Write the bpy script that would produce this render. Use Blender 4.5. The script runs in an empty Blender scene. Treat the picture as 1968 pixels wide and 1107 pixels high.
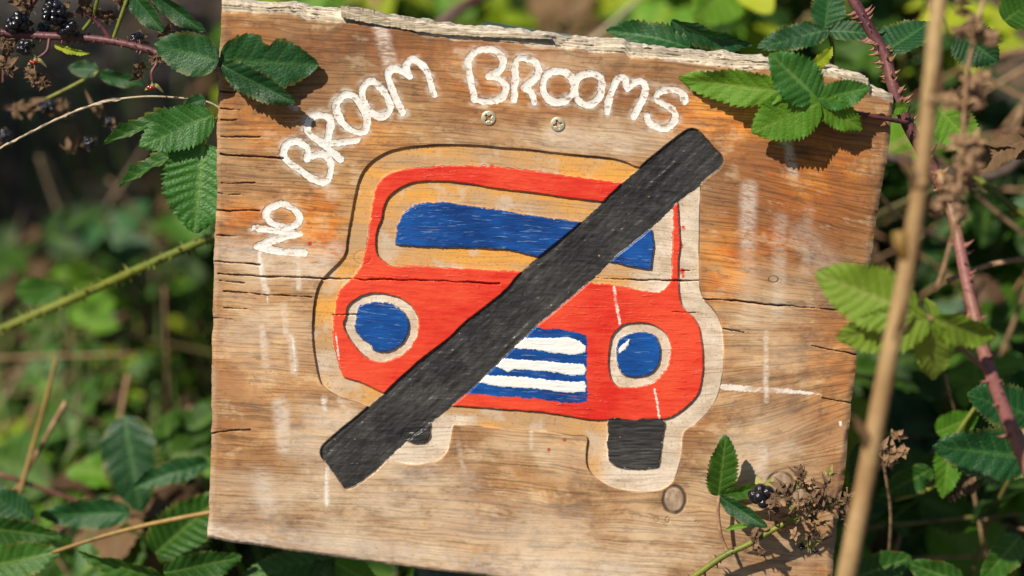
import bpy, bmesh, math, random
import numpy as np
from mathutils import Vector, Matrix, Quaternion
R = math.radians
sc = bpy.context.scene
COL = sc.collection
random.seed(7)

# ------------------------------------------------------------------ camera, sky, sun, exposure
LENS, PITCH, CAMZ, DIST, TILT = 60.0, 25.0, 0.92, 1.0, 11.0
W, H = 1968.0, 1107.0
FPX = LENS / 36.0 * W
CAM = Vector((0, 0, CAMZ))
cd = bpy.data.cameras.new('camera'); cam = bpy.data.objects.new('camera', cd); COL.objects.link(cam)
cam.location = CAM; cam.rotation_euler = (R(90 - PITCH), 0, 0)
cd.lens = LENS; cd.sensor_width = 36; cd.clip_start = 0.05; cd.clip_end = 500
cd.dof.use_dof = True; cd.dof.focus_distance = 0.995; cd.dof.aperture_fstop = 2.8; cd.dof.aperture_blades = 0
sc.camera = cam
CX = Vector((1, 0, 0)); FW = Vector((0, math.cos(R(PITCH)), -math.sin(R(PITCH)))); CZ = -FW
CY = Vector((0, math.sin(R(PITCH)), math.cos(R(PITCH))))

SUNDIR = (-0.50 * CX + 0.56 * CY + 0.70 * CZ).normalized()      # towards the sun
sun_el = math.asin(SUNDIR.z); sun_az = math.atan2(SUNDIR.x, SUNDIR.y)
world = bpy.data.worlds.new('World'); sc.world = world; world.use_nodes = True
wn = world.node_tree.nodes; bg = wn['Background']
sky = wn.new('ShaderNodeTexSky'); sky.sky_type = 'NISHITA'; sky.sun_disc = False
sky.sun_elevation = sun_el; sky.sun_rotation = sun_az
world.node_tree.links.new(sky.outputs[0], bg.inputs[0]); bg.inputs[1].default_value = 0.05
sl = bpy.data.lights.new('sun', 'SUN'); sl.energy = 4.9; sl.angle = R(0.5); sl.color = (1, 0.92, 0.79)
so = bpy.data.objects.new('sun', sl); COL.objects.link(so)
so.rotation_euler = SUNDIR.to_track_quat('Z', 'Y').to_euler(); so.location = (-2, -2, 4)
sc.view_settings.view_transform = 'Standard'; sc.view_settings.look = 'None'
sc.view_settings.exposure = 0.25; sc.view_settings.gamma = 1; sc.view_settings.use_curve_mapping = False

# ------------------------------------------------------------------ where things stand
BU = math.cos(R(TILT)) * CY + math.sin(R(TILT)) * CZ            # up along the board
BN = math.cos(R(TILT)) * CZ - math.sin(R(TILT)) * CY            # out of the board
def ray(px, py): return CX * ((px - W / 2) / FPX) + CY * ((H / 2 - py) / FPX) + FW
def P(px, py, d): return CAM + ray(px, py) * d
ORG = P(1040, 560, DIST)
def B(px, py, h=0.0):                                            # a point h metres in front of the board
    r = ray(px, py); s = (ORG + BN * h - CAM).dot(BN) / r.dot(BN)
    return CAM + r * s
BM = Matrix((CX, BU, BN)).transposed().to_4x4(); BM.translation = ORG
BMI = BM.inverted()

# ------------------------------------------------------------------ helpers
def link(name, me, parent=None, mat=None):
    o = bpy.data.objects.new(name, me); COL.objects.link(o)
    if parent is not None: o.parent = parent
    if mat is not None and not me.materials: me.materials.append(mat)
    return o
def tag(o, label=None, cat=None, group=None, kind=None):
    if label: o['label'] = label
    if cat: o['category'] = cat
    if group: o['group'] = group
    if kind: o['kind'] = kind
    return o
def thing(name, label, cat, loc=(0, 0, 0), group=None):
    o = bpy.data.objects.new(name, None); COL.objects.link(o); o.location = loc; o.empty_display_size = 0.02
    return tag(o, label, cat, group)
class MB:
    def __init__(s): s.v = []; s.f = []
    def add(s, vs, fs):
        n = len(s.v); s.v += [tuple(v) for v in vs]; s.f += [tuple(i + n for i in f) for f in fs]
    def mesh(s, name, off=(0, 0, 0), smooth=True):
        me = bpy.data.meshes.new(name); ox, oy, oz = off
        me.from_pydata([(x - ox, y - oy, z - oz) for x, y, z in s.v], [], s.f)
        if smooth: me.polygons.foreach_set('use_smooth', [True] * len(me.polygons))
        me.update(); return me
def catmull(pts, n=6):
    pts = [Vector(p) for p in pts]; out = []
    for i in range(len(pts) - 1):
        p0 = pts[max(i - 1, 0)]; p1 = pts[i]; p2 = pts[i + 1]; p3 = pts[min(i + 2, len(pts) - 1)]
        for k in range(n):
            t = k / n
            out.append(0.5 * ((2 * p1) + (p2 - p0) * t + (2 * p0 - 5 * p1 + 4 * p2 - p3) * t * t + (3 * p1 - p0 - 3 * p2 + p3) * t ** 3))
    out.append(pts[-1]); return out
def tube(mb, pts, r0, r1, sides=8, rough=0.0, rnd=random):
    vs, fs = [], []; n = len(pts); prev = None
    for i, p in enumerate(pts):
        d = (pts[min(i + 1, n - 1)] - pts[max(i - 1, 0)])
        if d.length < 1e-9: d = Vector((0, 0, 1))
        d.normalize()
        a = d.orthogonal().normalized() if prev is None else (prev - d * prev.dot(d)).normalized()
        prev = a; b = d.cross(a); r = r0 + (r1 - r0) * i / max(n - 1, 1)
        for k in range(sides):
            q = 2 * math.pi * k / sides; rr = r * (1 + rough * rnd.uniform(-1, 1))
            vs.append(p + (a * math.cos(q) + b * math.sin(q)) * rr)
    for i in range(n - 1):
        for k in range(sides):
            k2 = (k + 1) % sides
            fs.append((i * sides + k, i * sides + k2, (i + 1) * sides + k2, (i + 1) * sides + k))
    fs.append(tuple(range(sides))[::-1]); fs.append(tuple((n - 1) * sides + k for k in range(sides)))
    mb.add(vs, fs)
def thorns(mb, pts, r, n, size, rnd):
    for _ in range(n):
        i = rnd.randrange(1, len(pts) - 1); p = pts[i]; d = (pts[i + 1] - pts[i - 1]).normalized()
        a = d.orthogonal().normalized(); a.rotate(Quaternion(d, rnd.uniform(0, 6.28)))
        b = d.cross(a); p = p + d * rnd.uniform(-.5, .5) * (pts[i + 1] - pts[i]).length; s = size * rnd.uniform(.6, 1.2)
        base = p + a * r * .75; w = s * .22
        ring = [base + d * w * 1.3, base + b * w * .6, base - d * w * 1.3, base - b * w * .6]
        mid = [base + a * s * .5 + (q - base) * .45 - d * s * .06 for q in ring]
        mb.add(ring + mid + [base + a * s - d * s * .3], [(0, 1, 5, 4), (1, 2, 6, 5), (2, 3, 7, 6), (3, 0, 4, 7), (4, 5, 8), (5, 6, 8), (6, 7, 8), (7, 4, 8)])

# ------------------------------------------------------------------ materials
class NT:
    def __init__(s, name):
        s.m = bpy.data.materials.new(name); s.m.use_nodes = True; s.t = s.m.node_tree; s.n = s.t.nodes; s.l = s.t.links
        s.b = s.n['Principled BSDF']; s.out = s.n['Material Output']
    def set(s, sock, v):
        if hasattr(v, 'is_linked') or isinstance(v, bpy.types.NodeSocket): s.l.new(v, sock)
        else: sock.default_value = v
    def math(s, op, a, b=0.0, c=None, clamp=False):
        n = s.n.new('ShaderNodeMath'); n.operation = op; n.use_clamp = clamp
        s.set(n.inputs[0], a); s.set(n.inputs[1], b)
        if c is not None: s.set(n.inputs[2], c)
        return n.outputs[0]
    def attr(s, name, out=2):
        n = s.n.new('ShaderNodeAttribute'); n.attribute_name = name; return n.outputs[out]
    def mix(s, f, a, b, mode='MIX'):
        n = s.n.new('ShaderNodeMix'); n.data_type = 'RGBA'; n.blend_type = mode; n.clamp_factor = True
        s.set(n.inputs[0], f); s.set(n.inputs[6], a if not isinstance(a, tuple) else (*a, 1)[:4]); s.set(n.inputs[7], b if not isinstance(b, tuple) else (*b, 1)[:4])
        return n.outputs[2]
    def ramp(s, f, lo, hi, a=0.0, b=1.0, smooth=True):
        n = s.n.new('ShaderNodeMapRange'); n.interpolation_type = 'SMOOTHSTEP' if smooth else 'LINEAR'
        for i, v in enumerate((f, lo, hi, a, b)): s.set(n.inputs[i], v)
        return n.outputs[0]
    def noise(s, vec, scale, detail=3, rough=.55, sc3=None, dist=0.0):
        if sc3 is not None:
            m = s.n.new('ShaderNodeMapping'); m.inputs['Scale'].default_value = sc3; s.l.new(vec, m.inputs[0]); vec = m.outputs[0]
        n = s.n.new('ShaderNodeTexNoise'); n.inputs['Scale'].default_value = scale; n.inputs['Detail'].default_value = detail
        n.inputs['Roughness'].default_value = rough; n.inputs['Distortion'].default_value = dist
        if vec is not None: s.l.new(vec, n.inputs['Vector'])
        return n.outputs[0]
    def coord(s, which='Object'): return s.n.new('ShaderNodeTexCoord').outputs[which]
    def bump(s, hgt, dist, strength=1.0, normal=None):
        n = s.n.new('ShaderNodeBump'); n.inputs['Strength'].default_value = strength; n.inputs['Distance'].default_value = dist
        s.l.new(hgt, n.inputs['Height'])
        if normal is not None: s.l.new(normal, n.inputs['Normal'])
        return n.outputs[0]
    def fin(s, col=None, rough=None, nrm=None, spec=None):
        if col is not None: s.set(s.b.inputs['Base Color'], col if not isinstance(col, tuple) else (*col, 1)[:4])
        if rough is not None: s.set(s.b.inputs['Roughness'], rough)
        if nrm is not None: s.l.new(nrm, s.b.inputs['Normal'])
        if spec is not None: s.b.inputs['Specular IOR Level'].default_value = spec
        return s.m

def leaf_material(name, dark, light, trans, vein=(.32, .42, .12), rough=.42, tl=.28, tipc=None, damage=.0):
    t = NT(name); oc = t.coord('Object')
    inf = t.n.new('ShaderNodeObjectInfo'); rnd = inf.outputs['Random']
    big = t.noise(oc, 3.0, 3); fine = t.noise(oc, 60, 3)
    f = t.math('ADD', t.math('MULTIPLY', rnd, .55), t.math('MULTIPLY', big, .6))
    col = t.mix(t.ramp(f, .25, .95), dark, light)
    col = t.mix(t.ramp(fine, .3, .75, 0, .18), col, tuple(c * .62 for c in dark))
    v = t.attr('vein'); col = t.mix(t.math('MULTIPLY', v, .6), col, vein)
    if tipc:
        e = t.attr('edge'); col = t.mix(t.math('MULTIPLY', t.ramp(e, .72, 1.0), t.ramp(t.noise(oc, 5, 2), .42, .6)), col, tipc)
    if damage: col = t.mix(t.math('MULTIPLY', t.ramp(t.noise(oc, 9, 4), .66, .7), damage), col, (.13, .07, .03))
    nr = t.bump(t.noise(oc, 34, 3), .014, .22)
    t.fin(col, t.ramp(fine, .2, .8, rough - .06, rough + .12), nr, .5 if name in ('leaf_deep', 'leaf_mid', 'leaf_fresh') else .28)
    tr = t.n.new('ShaderNodeBsdfTranslucent'); t.set(tr.inputs[0], t.mix(.45, col, trans)); t.l.new(nr, tr.inputs['Normal'])
    ms = t.n.new('ShaderNodeMixShader'); ms.inputs[0].default_value = tl
    t.l.new(t.b.outputs[0], ms.inputs[1]); t.l.new(tr.outputs[0], ms.inputs[2]); t.l.new(ms.outputs[0], t.out.inputs[0])
    return t.m
M = {}
M['leaf_deep'] = leaf_material('leaf_deep', (.006, .050, .011), (.016, .095, .020), (.08, .26, .02), vein=(.09, .22, .05), tl=.2, tipc=(.12, .13, .025), damage=.6)
M['leaf_mid'] = leaf_material('leaf_mid', (.018, .088, .008), (.050, .160, .012), (.16, .40, .02), vein=(.22, .36, .07), tipc=(.16, .17, .03), damage=.4)
M['leaf_fresh'] = leaf_material('leaf_fresh', (.028, .135, .016), (.055, .20, .022), (.20, .48, .03), vein=(.24, .42, .10), tl=.3, damage=.3)
M['leaf_bright'] = leaf_material('leaf_bright', (.080, .225, .014), (.15, .32, .022), (.34, .60, .03), vein=(.30, .42, .08), rough=.5, tl=.3)
M['leaf_young'] = leaf_material('leaf_young', (.17, .28, .022), (.28, .37, .05), (.38, .50, .03), vein=(.36, .40, .12), rough=.5, tl=.3)
M['leaf_bush'] = leaf_material('leaf_bush', (.005, .026, .003), (.050, .125, .008), (.22, .44, .02), vein=(.14, .26, .05), tl=.3)  # albedo lowered so the thickets look deeply shaded
M['leaf_lime'] = leaf_material('leaf_lime', (.22, .34, .010), (.52, .56, .030), (.50, .62, .02), vein=(.34, .42, .08), rough=.5, tl=.38)  # albedo raised so these leaves look sunlit
M['leaf_dry'] = leaf_material('leaf_dry', (.07, .035, .018), (.22, .13, .06), (.25, .14, .05), vein=(.20, .14, .08), rough=.7, tl=.2)

def stem_material(name, a, b, rough=.5, sc1=18, stripe=True):
    t = NT(name); oc = t.coord('Object')
    n1 = t.noise(oc, sc1, 4); n2 = t.noise(oc, 400, 3); n3 = t.noise(oc, sc1 * 2.3, 4, .7)
    col = t.mix(t.ramp(n1, .35, .65), a, b); col = t.mix(t.ramp(n3, .54, .66, 0, .6), col, (a[0] * .5, a[1] * .38, a[2] * .4)); col = t.mix(t.ramp(n2, .45, .8, 0, .5), col, tuple(c * .45 for c in a))
    return t.fin(col, rough, t.bump(n2, .0006, .6))
M['cane_purple'] = stem_material('cane_purple', (.075, .022, .030), (.19, .065, .060))
M['cane_green'] = stem_material('cane_green', (.11, .14, .012), (.20, .21, .02))
M['cane_pink'] = stem_material('cane_pink', (.26, .10, .09), (.30, .19, .07))
M['cane_bush'] = stem_material('cane_bush', (.11, .07, .03), (.15, .16, .03))
M['straw'] = stem_material('straw', (.30, .175, .070), (.50, .34, .16), .55, 10)
M['straw_pale'] = stem_material('straw_pale', (.45, .36, .24), (.58, .48, .33), .6, 30)
M['straw_gold'] = stem_material('straw_gold', (.22, .12, .022), (.30, .19, .04), .5, 30)
M['straw_old'] = stem_material('straw_old', (.13, .095, .055), (.22, .165, .095), .7, 30)
M['dry_brown'] = stem_material('dry_brown', (.085, .045, .022), (.30, .185, .10), .85, 160)
M['dry_tan'] = stem_material('dry_tan', (.26, .14, .07), (.45, .29, .16), .8, 120)
M['sepal_green'] = stem_material('sepal_green', (.30, .31, .07), (.42, .40, .14), .6, 160)
M['dead_dark'] = stem_material('dead_dark', (.045, .03, .022), (.10, .07, .05), .8, 60)
def berry_material(name, a, b):
    t = NT(name); oc = t.coord('Object'); n = t.noise(oc, 1.5, 2)
    m = t.fin(t.mix(n, a, b), .16, t.bump(t.noise(oc, 18, 2), .03, .15), .6)
    t.b.inputs['Coat Weight'].default_value = .3; return m
M['berry_black'] = berry_material('berry_black', (.004, .004, .007), (.012, .010, .016))
M['berry_red'] = berry_material('berry_red', (.22, .008, .012), (.38, .03, .02))

# ------------------------------------------------------------------ numpy fields for the sign
_rs = np.random.RandomState(3); _TAB = _rs.rand(256, 256).astype(np.float32)
def vn(x, y, seed=0):
    x = x + seed * 37.17; y = y + seed * 91.7
    xi = np.floor(x).astype(np.int32); yi = np.floor(y).astype(np.int32); fx = x - xi; fy = y - yi
    fx = fx * fx * (3 - 2 * fx); fy = fy * fy * (3 - 2 * fy)
    a = _TAB[yi % 256, xi % 256]; b = _TAB[yi % 256, (xi + 1) % 256]; c = _TAB[(yi + 1) % 256, xi % 256]; d = _TAB[(yi + 1) % 256, (xi + 1) % 256]
    return (a + (b - a) * fx) * (1 - fy) + (c + (d - c) * fx) * fy
def fbm(x, y, seed=0, o=4):
    s = 0; a = .5
    for i in range(o): s = s + a * vn(x * 2 ** i, y * 2 ** i, seed + i); a *= .5
    return s / (1 - .5 ** o)
def ss(e0, e1, x):
    t = np.clip((x - e0) / (e1 - e0), 0, 1); return t * t * (3 - 2 * t)
def smooth_poly(p, n=3, closed=True):
    p = np.array(p, float)
    if n <= 1: return p
    if closed: q = np.vstack([p[-1:], p, p[:2]])
    else: q = np.vstack([2 * p[:1] - p[1:2], p, 2 * p[-1:] - p[-2:-1]])
    out = []
    for i in range(1, len(q) - 2):
        for k in range(n):
            t = k / n
            out.append(.5 * (2 * q[i] + (q[i + 1] - q[i - 1]) * t + (2 * q[i - 1] - 5 * q[i] + 4 * q[i + 1] - q[i + 2]) * t * t + (3 * q[i] - q[i - 1] - 3 * q[i + 1] + q[i + 2]) * t ** 3))
    if not closed: out.append(p[-1])
    return np.array(out)
def seg_dist(x, y, p, closed):
    d = np.full(x.shape, 1e9, np.float32); n = len(p)
    for i in range(n if closed else n - 1):
        ax, ay = p[i]; bx, by = p[(i + 1) % n]; ex, ey = bx - ax, by - ay
        L = ex * ex + ey * ey + 1e-9
        t = np.clip(((x - ax) * ex + (y - ay) * ey) / L, 0, 1)
        dx = x - ax - t * ex; dy = y - ay - t * ey
        np.minimum(d, dx * dx + dy * dy, out=d)
    return np.sqrt(d)
def lattice(X, Y, p, margin, fn, step=2.5):                       # distances on a coarse lattice, read back smoothly
    x0, y0 = p.min(0) - margin - 6; x1, y1 = p.max(0) + margin + 6
    gx = np.arange(x0, x1 + step, step, dtype=np.float32); gy = np.arange(y0, y1 + step, step, dtype=np.float32)
    GX, GY = np.meshgrid(gx, gy); D = fn(GX, GY)
    m = (X > x0 + step) & (X < gx[-2]) & (Y > y0 + step) & (Y < gy[-2])
    u = (X[m] - x0) / step; v = (Y[m] - y0) / step; i = u.astype(np.int32); j = v.astype(np.int32); u -= i; v -= j
    return m, (D[j, i] * (1 - u) + D[j, i + 1] * u) * (1 - v) + (D[j + 1, i] * (1 - u) + D[j + 1, i + 1] * u) * v
def sdf(X, Y, poly, n=3, margin=24):                              # + inside, in photo pixels, clipped
    p = smooth_poly(poly, n).astype(np.float32); out = np.full(X.shape, -margin, np.float32)
    def fn(x, y):
        d = seg_dist(x, y, p, True); ins = np.zeros(x.shape, bool)
        for i in range(len(p)):
            x1, y1 = p[i]; x2, y2 = p[(i + 1) % len(p)]
            if y1 == y2: continue
            c = ((y1 > y) != (y2 > y)) & (x < (x2 - x1) * (y - y1) / (y2 - y1) + x1); ins ^= c
        return np.where(ins, d, -d)
    m, d = lattice(X, Y, p, margin, fn); out[m] = np.clip(d, -margin, margin); return out
def sdl(X, Y, lines, r, margin=30, n=4, step=2.5):                # + inside a stroke of radius r
    out = np.full(X.shape, -margin, np.float32)
    for l in lines:
        p = smooth_poly(l, n, False).astype(np.float32)
        m, d = lattice(X, Y, p, margin, lambda x, y: seg_dist(x, y, p, False), step)
        out[m] = np.maximum(out[m], r - d)
    return np.clip(out, -margin, margin)

OUTER = [(622,534),(661,494),(668,459),(675,419),(684,371),(693,339),(711,314),(739,295),(767,286),(803,281),(858,278),(918,280),(969,284),(1020,288),(1060,293),(1119,299),(1171,304),(1203,312),(1228,322),(1290,328),(1335,340),(1346,357),(1345,399),(1344,458),(1344,538),(1352,574),(1367,590),(1381,611),(1389,640),(1391,679),(1388,723),(1379,762),(1361,791),(1335,817),(1314,831),(1310,867),(1305,896),(1296,921),(1281,936),(1252,945),(1216,944),(1180,938),(1151,923),(1133,905),(1127,885),(1128,860),(1128,840),(1097,837),(1061,831),(1006,827),(934,821),(880,817),(871,820),(867,845),(858,871),(833,889),(797,893),(761,889),(740,884),(720,860),(722,800),(705,780),(667,768),(645,759),(623,744),(614,728),(607,694),(602,661),(601,625),(603,593),(609,560)]
BODY = [(677,534),(695,510),(703,479),(708,451),(713,415),(717,387),(725,359),(739,339),(755,331),(787,324),(834,320),(882,319),(926,320),(977,323),(1040,330),(1099,339),(1159,347),(1197,353),(1270,362),(1298,378),(1304,400),(1306,443),(1308,470),(1304,510),(1305,545),(1307,570),(1312,590),(1332,609),(1344,629),(1350,661),(1352,697),(1350,726),(1343,755),(1325,777),(1299,797),(1274,806),(1220,808),(1169,807),(1133,807),(1079,798),(1025,791),(952,786),(880,781),(820,778),(760,765),(732,753),(717,746),(696,736),(670,728),(661,724),(654,708),(647,679),(641,654),(640,632),(643,600),(650,566),(659,550)]
WIN = [(1100,381),(1040,373),(1020,370),(958,363),(898,353),(838,348),(795,351),(767,363),(747,379),(737,403),(733,423),(725,443),(723,471),(727,491),(739,504),(755,512),(803,511),(858,515),(918,518),(989,522),(1070,530),(1139,544),(1167,546),(1203,552),(1238,559),(1266,561),(1282,550),(1290,534),(1292,498),(1293,458),(1294,410),(1280,396),(1161,388)]
BWIN = [(775,409),(795,395),(818,389),(858,389),(918,397),(977,407),(1040,417),(1119,427),(1190,434),(1254,443),(1257,474),(1252,518),(1218,514),(1181,505),(1100,499),(1032,494),(977,480),(918,477),(838,475),(759,471),(763,435)]
RING1 = [(687,574),(711,564),(739,565),(767,572),(791,588),(803,610),(803,638),(791,665),(767,685),(735,696),(715,693),(699,683),(679,661),(665,638),(661,622),(665,610),(669,590)]
HL1 = [(689,594),(699,585),(719,581),(747,581),(767,592),(783,610),(786,630),(779,651),(763,667),(739,676),(719,673),(711,661),(691,647),(682,626)]
RING2 = [(1187,634),(1205,623),(1230,620),(1256,625),(1277,638),(1288,658),(1288,686),(1281,708),(1263,730),(1238,742),(1205,745),(1187,743),(1176,730),(1170,704),(1172,672),(1176,650)]
HL2 = [(1191,652),(1209,641),(1230,638),(1252,642),(1265,654),(1270,676),(1265,701),(1249,719),(1223,725),(1200,722),(1189,708),(1185,683),(1186,665)]
GLINT = [(1189,680),(1191,667),(1204,657),(1209,651),(1208,662),(1199,673)]  # highlight on the right headlight, put in as white paint
GRILLE = [(980,628),(1035,631),(1061,632),(1093,636),(1118,641),(1127,648),(1129,668),(1127,712),(1129,762),(1122,773),(1097,775),(1043,768),(970,762),(898,755),(880,740)]
ST1 = [(980,646),(1014,648),(1053,650),(1090,647),(1115,655),(1127,665),(1127,677),(1104,683),(1061,679),(1028,672),(988,670),(960,668)]
ST2 = [(940,687),(965,689),(1024,692),(1079,697),(1122,699),(1127,708),(1124,721),(1097,722),(1061,715),(1024,712),(988,710),(977,715),(952,705),(930,702)]
ST3 = [(910,719),(934,721),(988,723),(1043,728),(1097,732),(1124,733),(1127,744),(1126,753),(1097,755),(1071,753),(1024,746),(970,744),(920,736),(900,734)]
BAR = [(1326,247),(1340,250),(1354,262),(1377,289),(1389,301),(1389,315),(1381,327),(1357,344),(1338,363),(1310,382),(1274,419),(1234,454),(1179,498),(1139,538),(1059,605),(1020,638),(941,715),(887,766),(869,780),(829,813),(782,849),(753,874),(732,896),(710,916),(688,932),(670,939),(661,936),(638,903),(620,881),(616,867),(623,854),(652,827),(705,784),(739,755),(797,701),(862,650),(898,616),(963,565),(993,532),(1028,500),(1115,429),(1195,353),(1258,297),(1310,256)]
WH1 = [(840,800),(829,813),(827,824),(826,840),(818,851),(800,853),(788,850),(770,840),(790,810)]
WH2 = [(1169,809),(1180,804),(1223,806),(1274,804),(1276,827),(1272,860),(1268,885),(1263,898),(1227,902),(1187,898),(1171,885),(1167,860),(1168,835)]
def c3(l): return [(860 + x / 3.075, 40 + y / 3.075) for x, y in l]
def c2(l): return [(440 + x / 2.306, 40 + y / 2.306) for x, y in l]
LETTERS = [
 ('N', [c2([(112,917),(210,932),(310,945)]), c2([(310,945),(210,968),(118,1003)]), c2([(118,1003),(220,1020),(335,1028)])]),
 ('O', [c2([(175,830),(230,812),(280,830),(312,870),(302,900),(250,915),(190,895),(163,860),(175,830)])]),
 ('B', [c2([(345,615),(350,570),(310,540),(265,540),(240,580),(250,610),(310,660),(370,700),(420,715),(445,690),(450,640),(430,600),(400,590),(372,602)])]),
 ('R', [c2([(495,612),(420,550),(355,500),(345,460),(370,425),(420,420),(450,440),(445,480),(437,540)]), c2([(437,545),(500,540),(570,530)])]),
 ('O', [c2([(480,360),(510,330),(550,335),(590,380),(612,430),(605,480),(570,495),(520,470),(485,420),(472,385),(480,360)])]),
 ('O', [c2([(595,300),(620,272),(650,275),(690,320),(715,375),(705,410),(670,425),(630,405),(600,360),(590,320),(595,300)])]),
 ('M', [c2([(770,410),(735,330),(705,250),(715,218),(750,215),(800,246)]), c2([(795,240),(783,200),(810,170),(850,190),(880,230),(900,290),(910,325)])]),
 ('B', [c3([(163,466),(135,340),(122,245),(150,195),(200,170),(270,175),(322,215),(325,265),(290,310),(240,330)]), c3([(245,328),(310,345),(345,390),(335,440),(290,468),(220,478),(163,466)])]),
 ('R', [c3([(395,465),(400,350),(405,240),(460,222),(515,240),(540,290),(520,340),(450,398)]), c3([(450,396),(495,430),(515,485)])]),
 ('O', [c3([(600,310),(660,295),(720,315),(745,370),(735,430),(690,475),(630,482),(580,450),(562,400),(575,340),(600,310)])]),
 ('O', [c3([(780,330),(840,310),(895,330),(915,385),(900,445),(860,490),(815,497),(770,465),(755,410),(762,365),(780,330)])]),
 ('M', [c3([(940,545),(962,450),(990,370),(1020,338),(1050,348),(1066,402)]), c3([(1066,402),(1110,365),(1150,358),(1172,390),(1160,440),(1130,510),(1103,570)])]),
 ('S', [c3([(1400,475),(1385,425),(1320,405),(1260,420),(1235,450),(1260,485),(1320,520),(1347,560),(1330,605),(1280,637),(1220,622),(1183,590),(1180,560)])]),
]
TOPE = [(427,-3),(470,2),(500,6),(555,8),(652,22),(720,30),(800,41),(877,50),(1000,63),(1067,70),(1150,77),(1200,80),(1213,89),(1317,98),(1400,105),(1479,114),(1600,131),(1668,150),(1674,170),(1700,176),(1716,183)]
LEFTE = [(427,-3),(424,60),(420,120),(419,200),(416,300),(418,360),(413,454),(411,522),(408,594),(410,620),(408,646),(407,718),(407,822),(402,964),(398,1033)]
RIGHTE = [(1716,183),(1714,224),(1709,281),(1701,322),(1694,364),(1686,405),(1674,497),(1656,606),(1648,675),(1636,779),(1626,884),(1611,994),(1598,1107),(1589,1188)]
BOTE = [(398,1033),(447,1043),(610,1066),(800,1092),(1000,1116),(1300,1153),(1589,1188)]
CRACKS = [([(419,527),(520,531),(622,535),(700,537),(800,538),(960,546)],1.4),([(1130,533),(1200,538),(1345,540)],1.2),([(1352,575),(1450,582),(1560,592),(1652,598)],1.6),
 ([(424,296),(470,300),(545,304)],1.6),([(426,262),(500,264)],1.0),([(425,352),(490,352)],1.3),([(424,208),(465,211)],1.0),([(424,230),(458,230)],.9),([(424,175),(466,178)],.9),([(418,372),(462,374)],1.0),([(417,405),(500,405)],1.3),([(416,453),(458,454)],.9),([(413,503),(500,508)],1.1),
 ([(430,560),(520,566),(600,572)],1.1),([(430,592),(480,594)],.9),([(422,540),(470,544)],.9),([(408,612),(450,614)],.9),([(640,605),(690,605)],.8),([(1390,633),(1430,640)],.8),([(1560,665),(1650,683)],1.0),([(1580,765),(1636,775)],1.0),
 ([(404,835),(440,828),(482,826)],1.1),([(1290,600),(1345,602)],.7),([(1310,520),(1345,520)],.7)]
WASH = [([(730,52),(738,80),(748,118)],11,.8),([(1440,362),(1437,420),(1436,470)],13,.55),([(1512,262),(1518,300),(1526,335)],8,.5),([(1500,420),(1495,600)],11,.3),([(1436,470),(1440,610)],14,.25),([(1472,640),(1472,770)],4,.7),([(1465,862),(1463,905)],10,.6),([(1555,400),(1550,520)],9,.25),
 ([(498,480),(503,520),(512,560)],5,.9),([(572,480),(575,555)],4,.7),([(504,628),(511,700)],6,.6),([(545,585),(550,640)],5,.5),([(560,648),(566,716)],6,.7),([(540,775),(545,860)],12,.55),([(623,765),(625,785)],5,1.1),([(656,768),(668,790)],7,.6),([(630,880),(628,968)],4,.8),([(505,915),(512,975)],15,.4),([(405,1018),(440,1032),(500,1040)],13,.7),([(500,1042),(700,1062),(900,1085),(1200,1105)],22,.35),
 ([(610,800),(700,810)],24,.3),([(440,480),(560,500),(620,505)],22,.4),([(620,345),(640,375)],10,.5),([(645,480),(600,520)],14,.45),([(1060,262),(1200,285)],14,.4),([(880,98),(900,104)],7,.4),([(1200,150),(1300,180)],7,.5),([(560,205),(570,208)],4,.8),([(880,850),(892,910)],4,.35),([(1020,830),(1022,860)],3,.5),([(1165,552),(1180,560),(1192,620)],6,.0),
 ([(1540,450),(1600,520)],22,.22),([(1400,850),(1520,870)],20,.22),([(1420,900),(1500,930)],16,.28),([(450,640),(520,620)],18,.2),([(900,560),(905,560)],4,.0),([(560,850),(640,900)],28,.25),([(760,905),(900,930)],22,.25),([(700,960),(1100,1000)],30,.18)]
ORANGE = [(1385,235,95,38,1.0),(1345,205,30,30,.8),(1565,330,130,110,.4),(1395,510,60,80,.6),(615,440,75,70,.75),(480,420,60,45,.45),(470,120,50,60,.35),(970,165,110,55,.35),(690,260,80,40,.3),(520,250,70,60,.3),(1600,700,70,120,.3),(1370,600,20,60,.5),(880,110,110,30,.35),(480,720,60,60,.15),(1330,780,60,50,.3),(1480,470,60,50,.4)]
BROWN = [(760,90,420,60,.7),(1550,360,190,170,.95),(1150,190,260,80,.5),(520,1005,110,45,.8),(560,170,170,60,.4),(480,920,80,50,.5),(900,1020,260,40,.25),(1590,620,110,90,.35),(1560,830,110,140,.3),(1500,1040,180,60,.3),(440,780,60,120,.35)]

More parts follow.
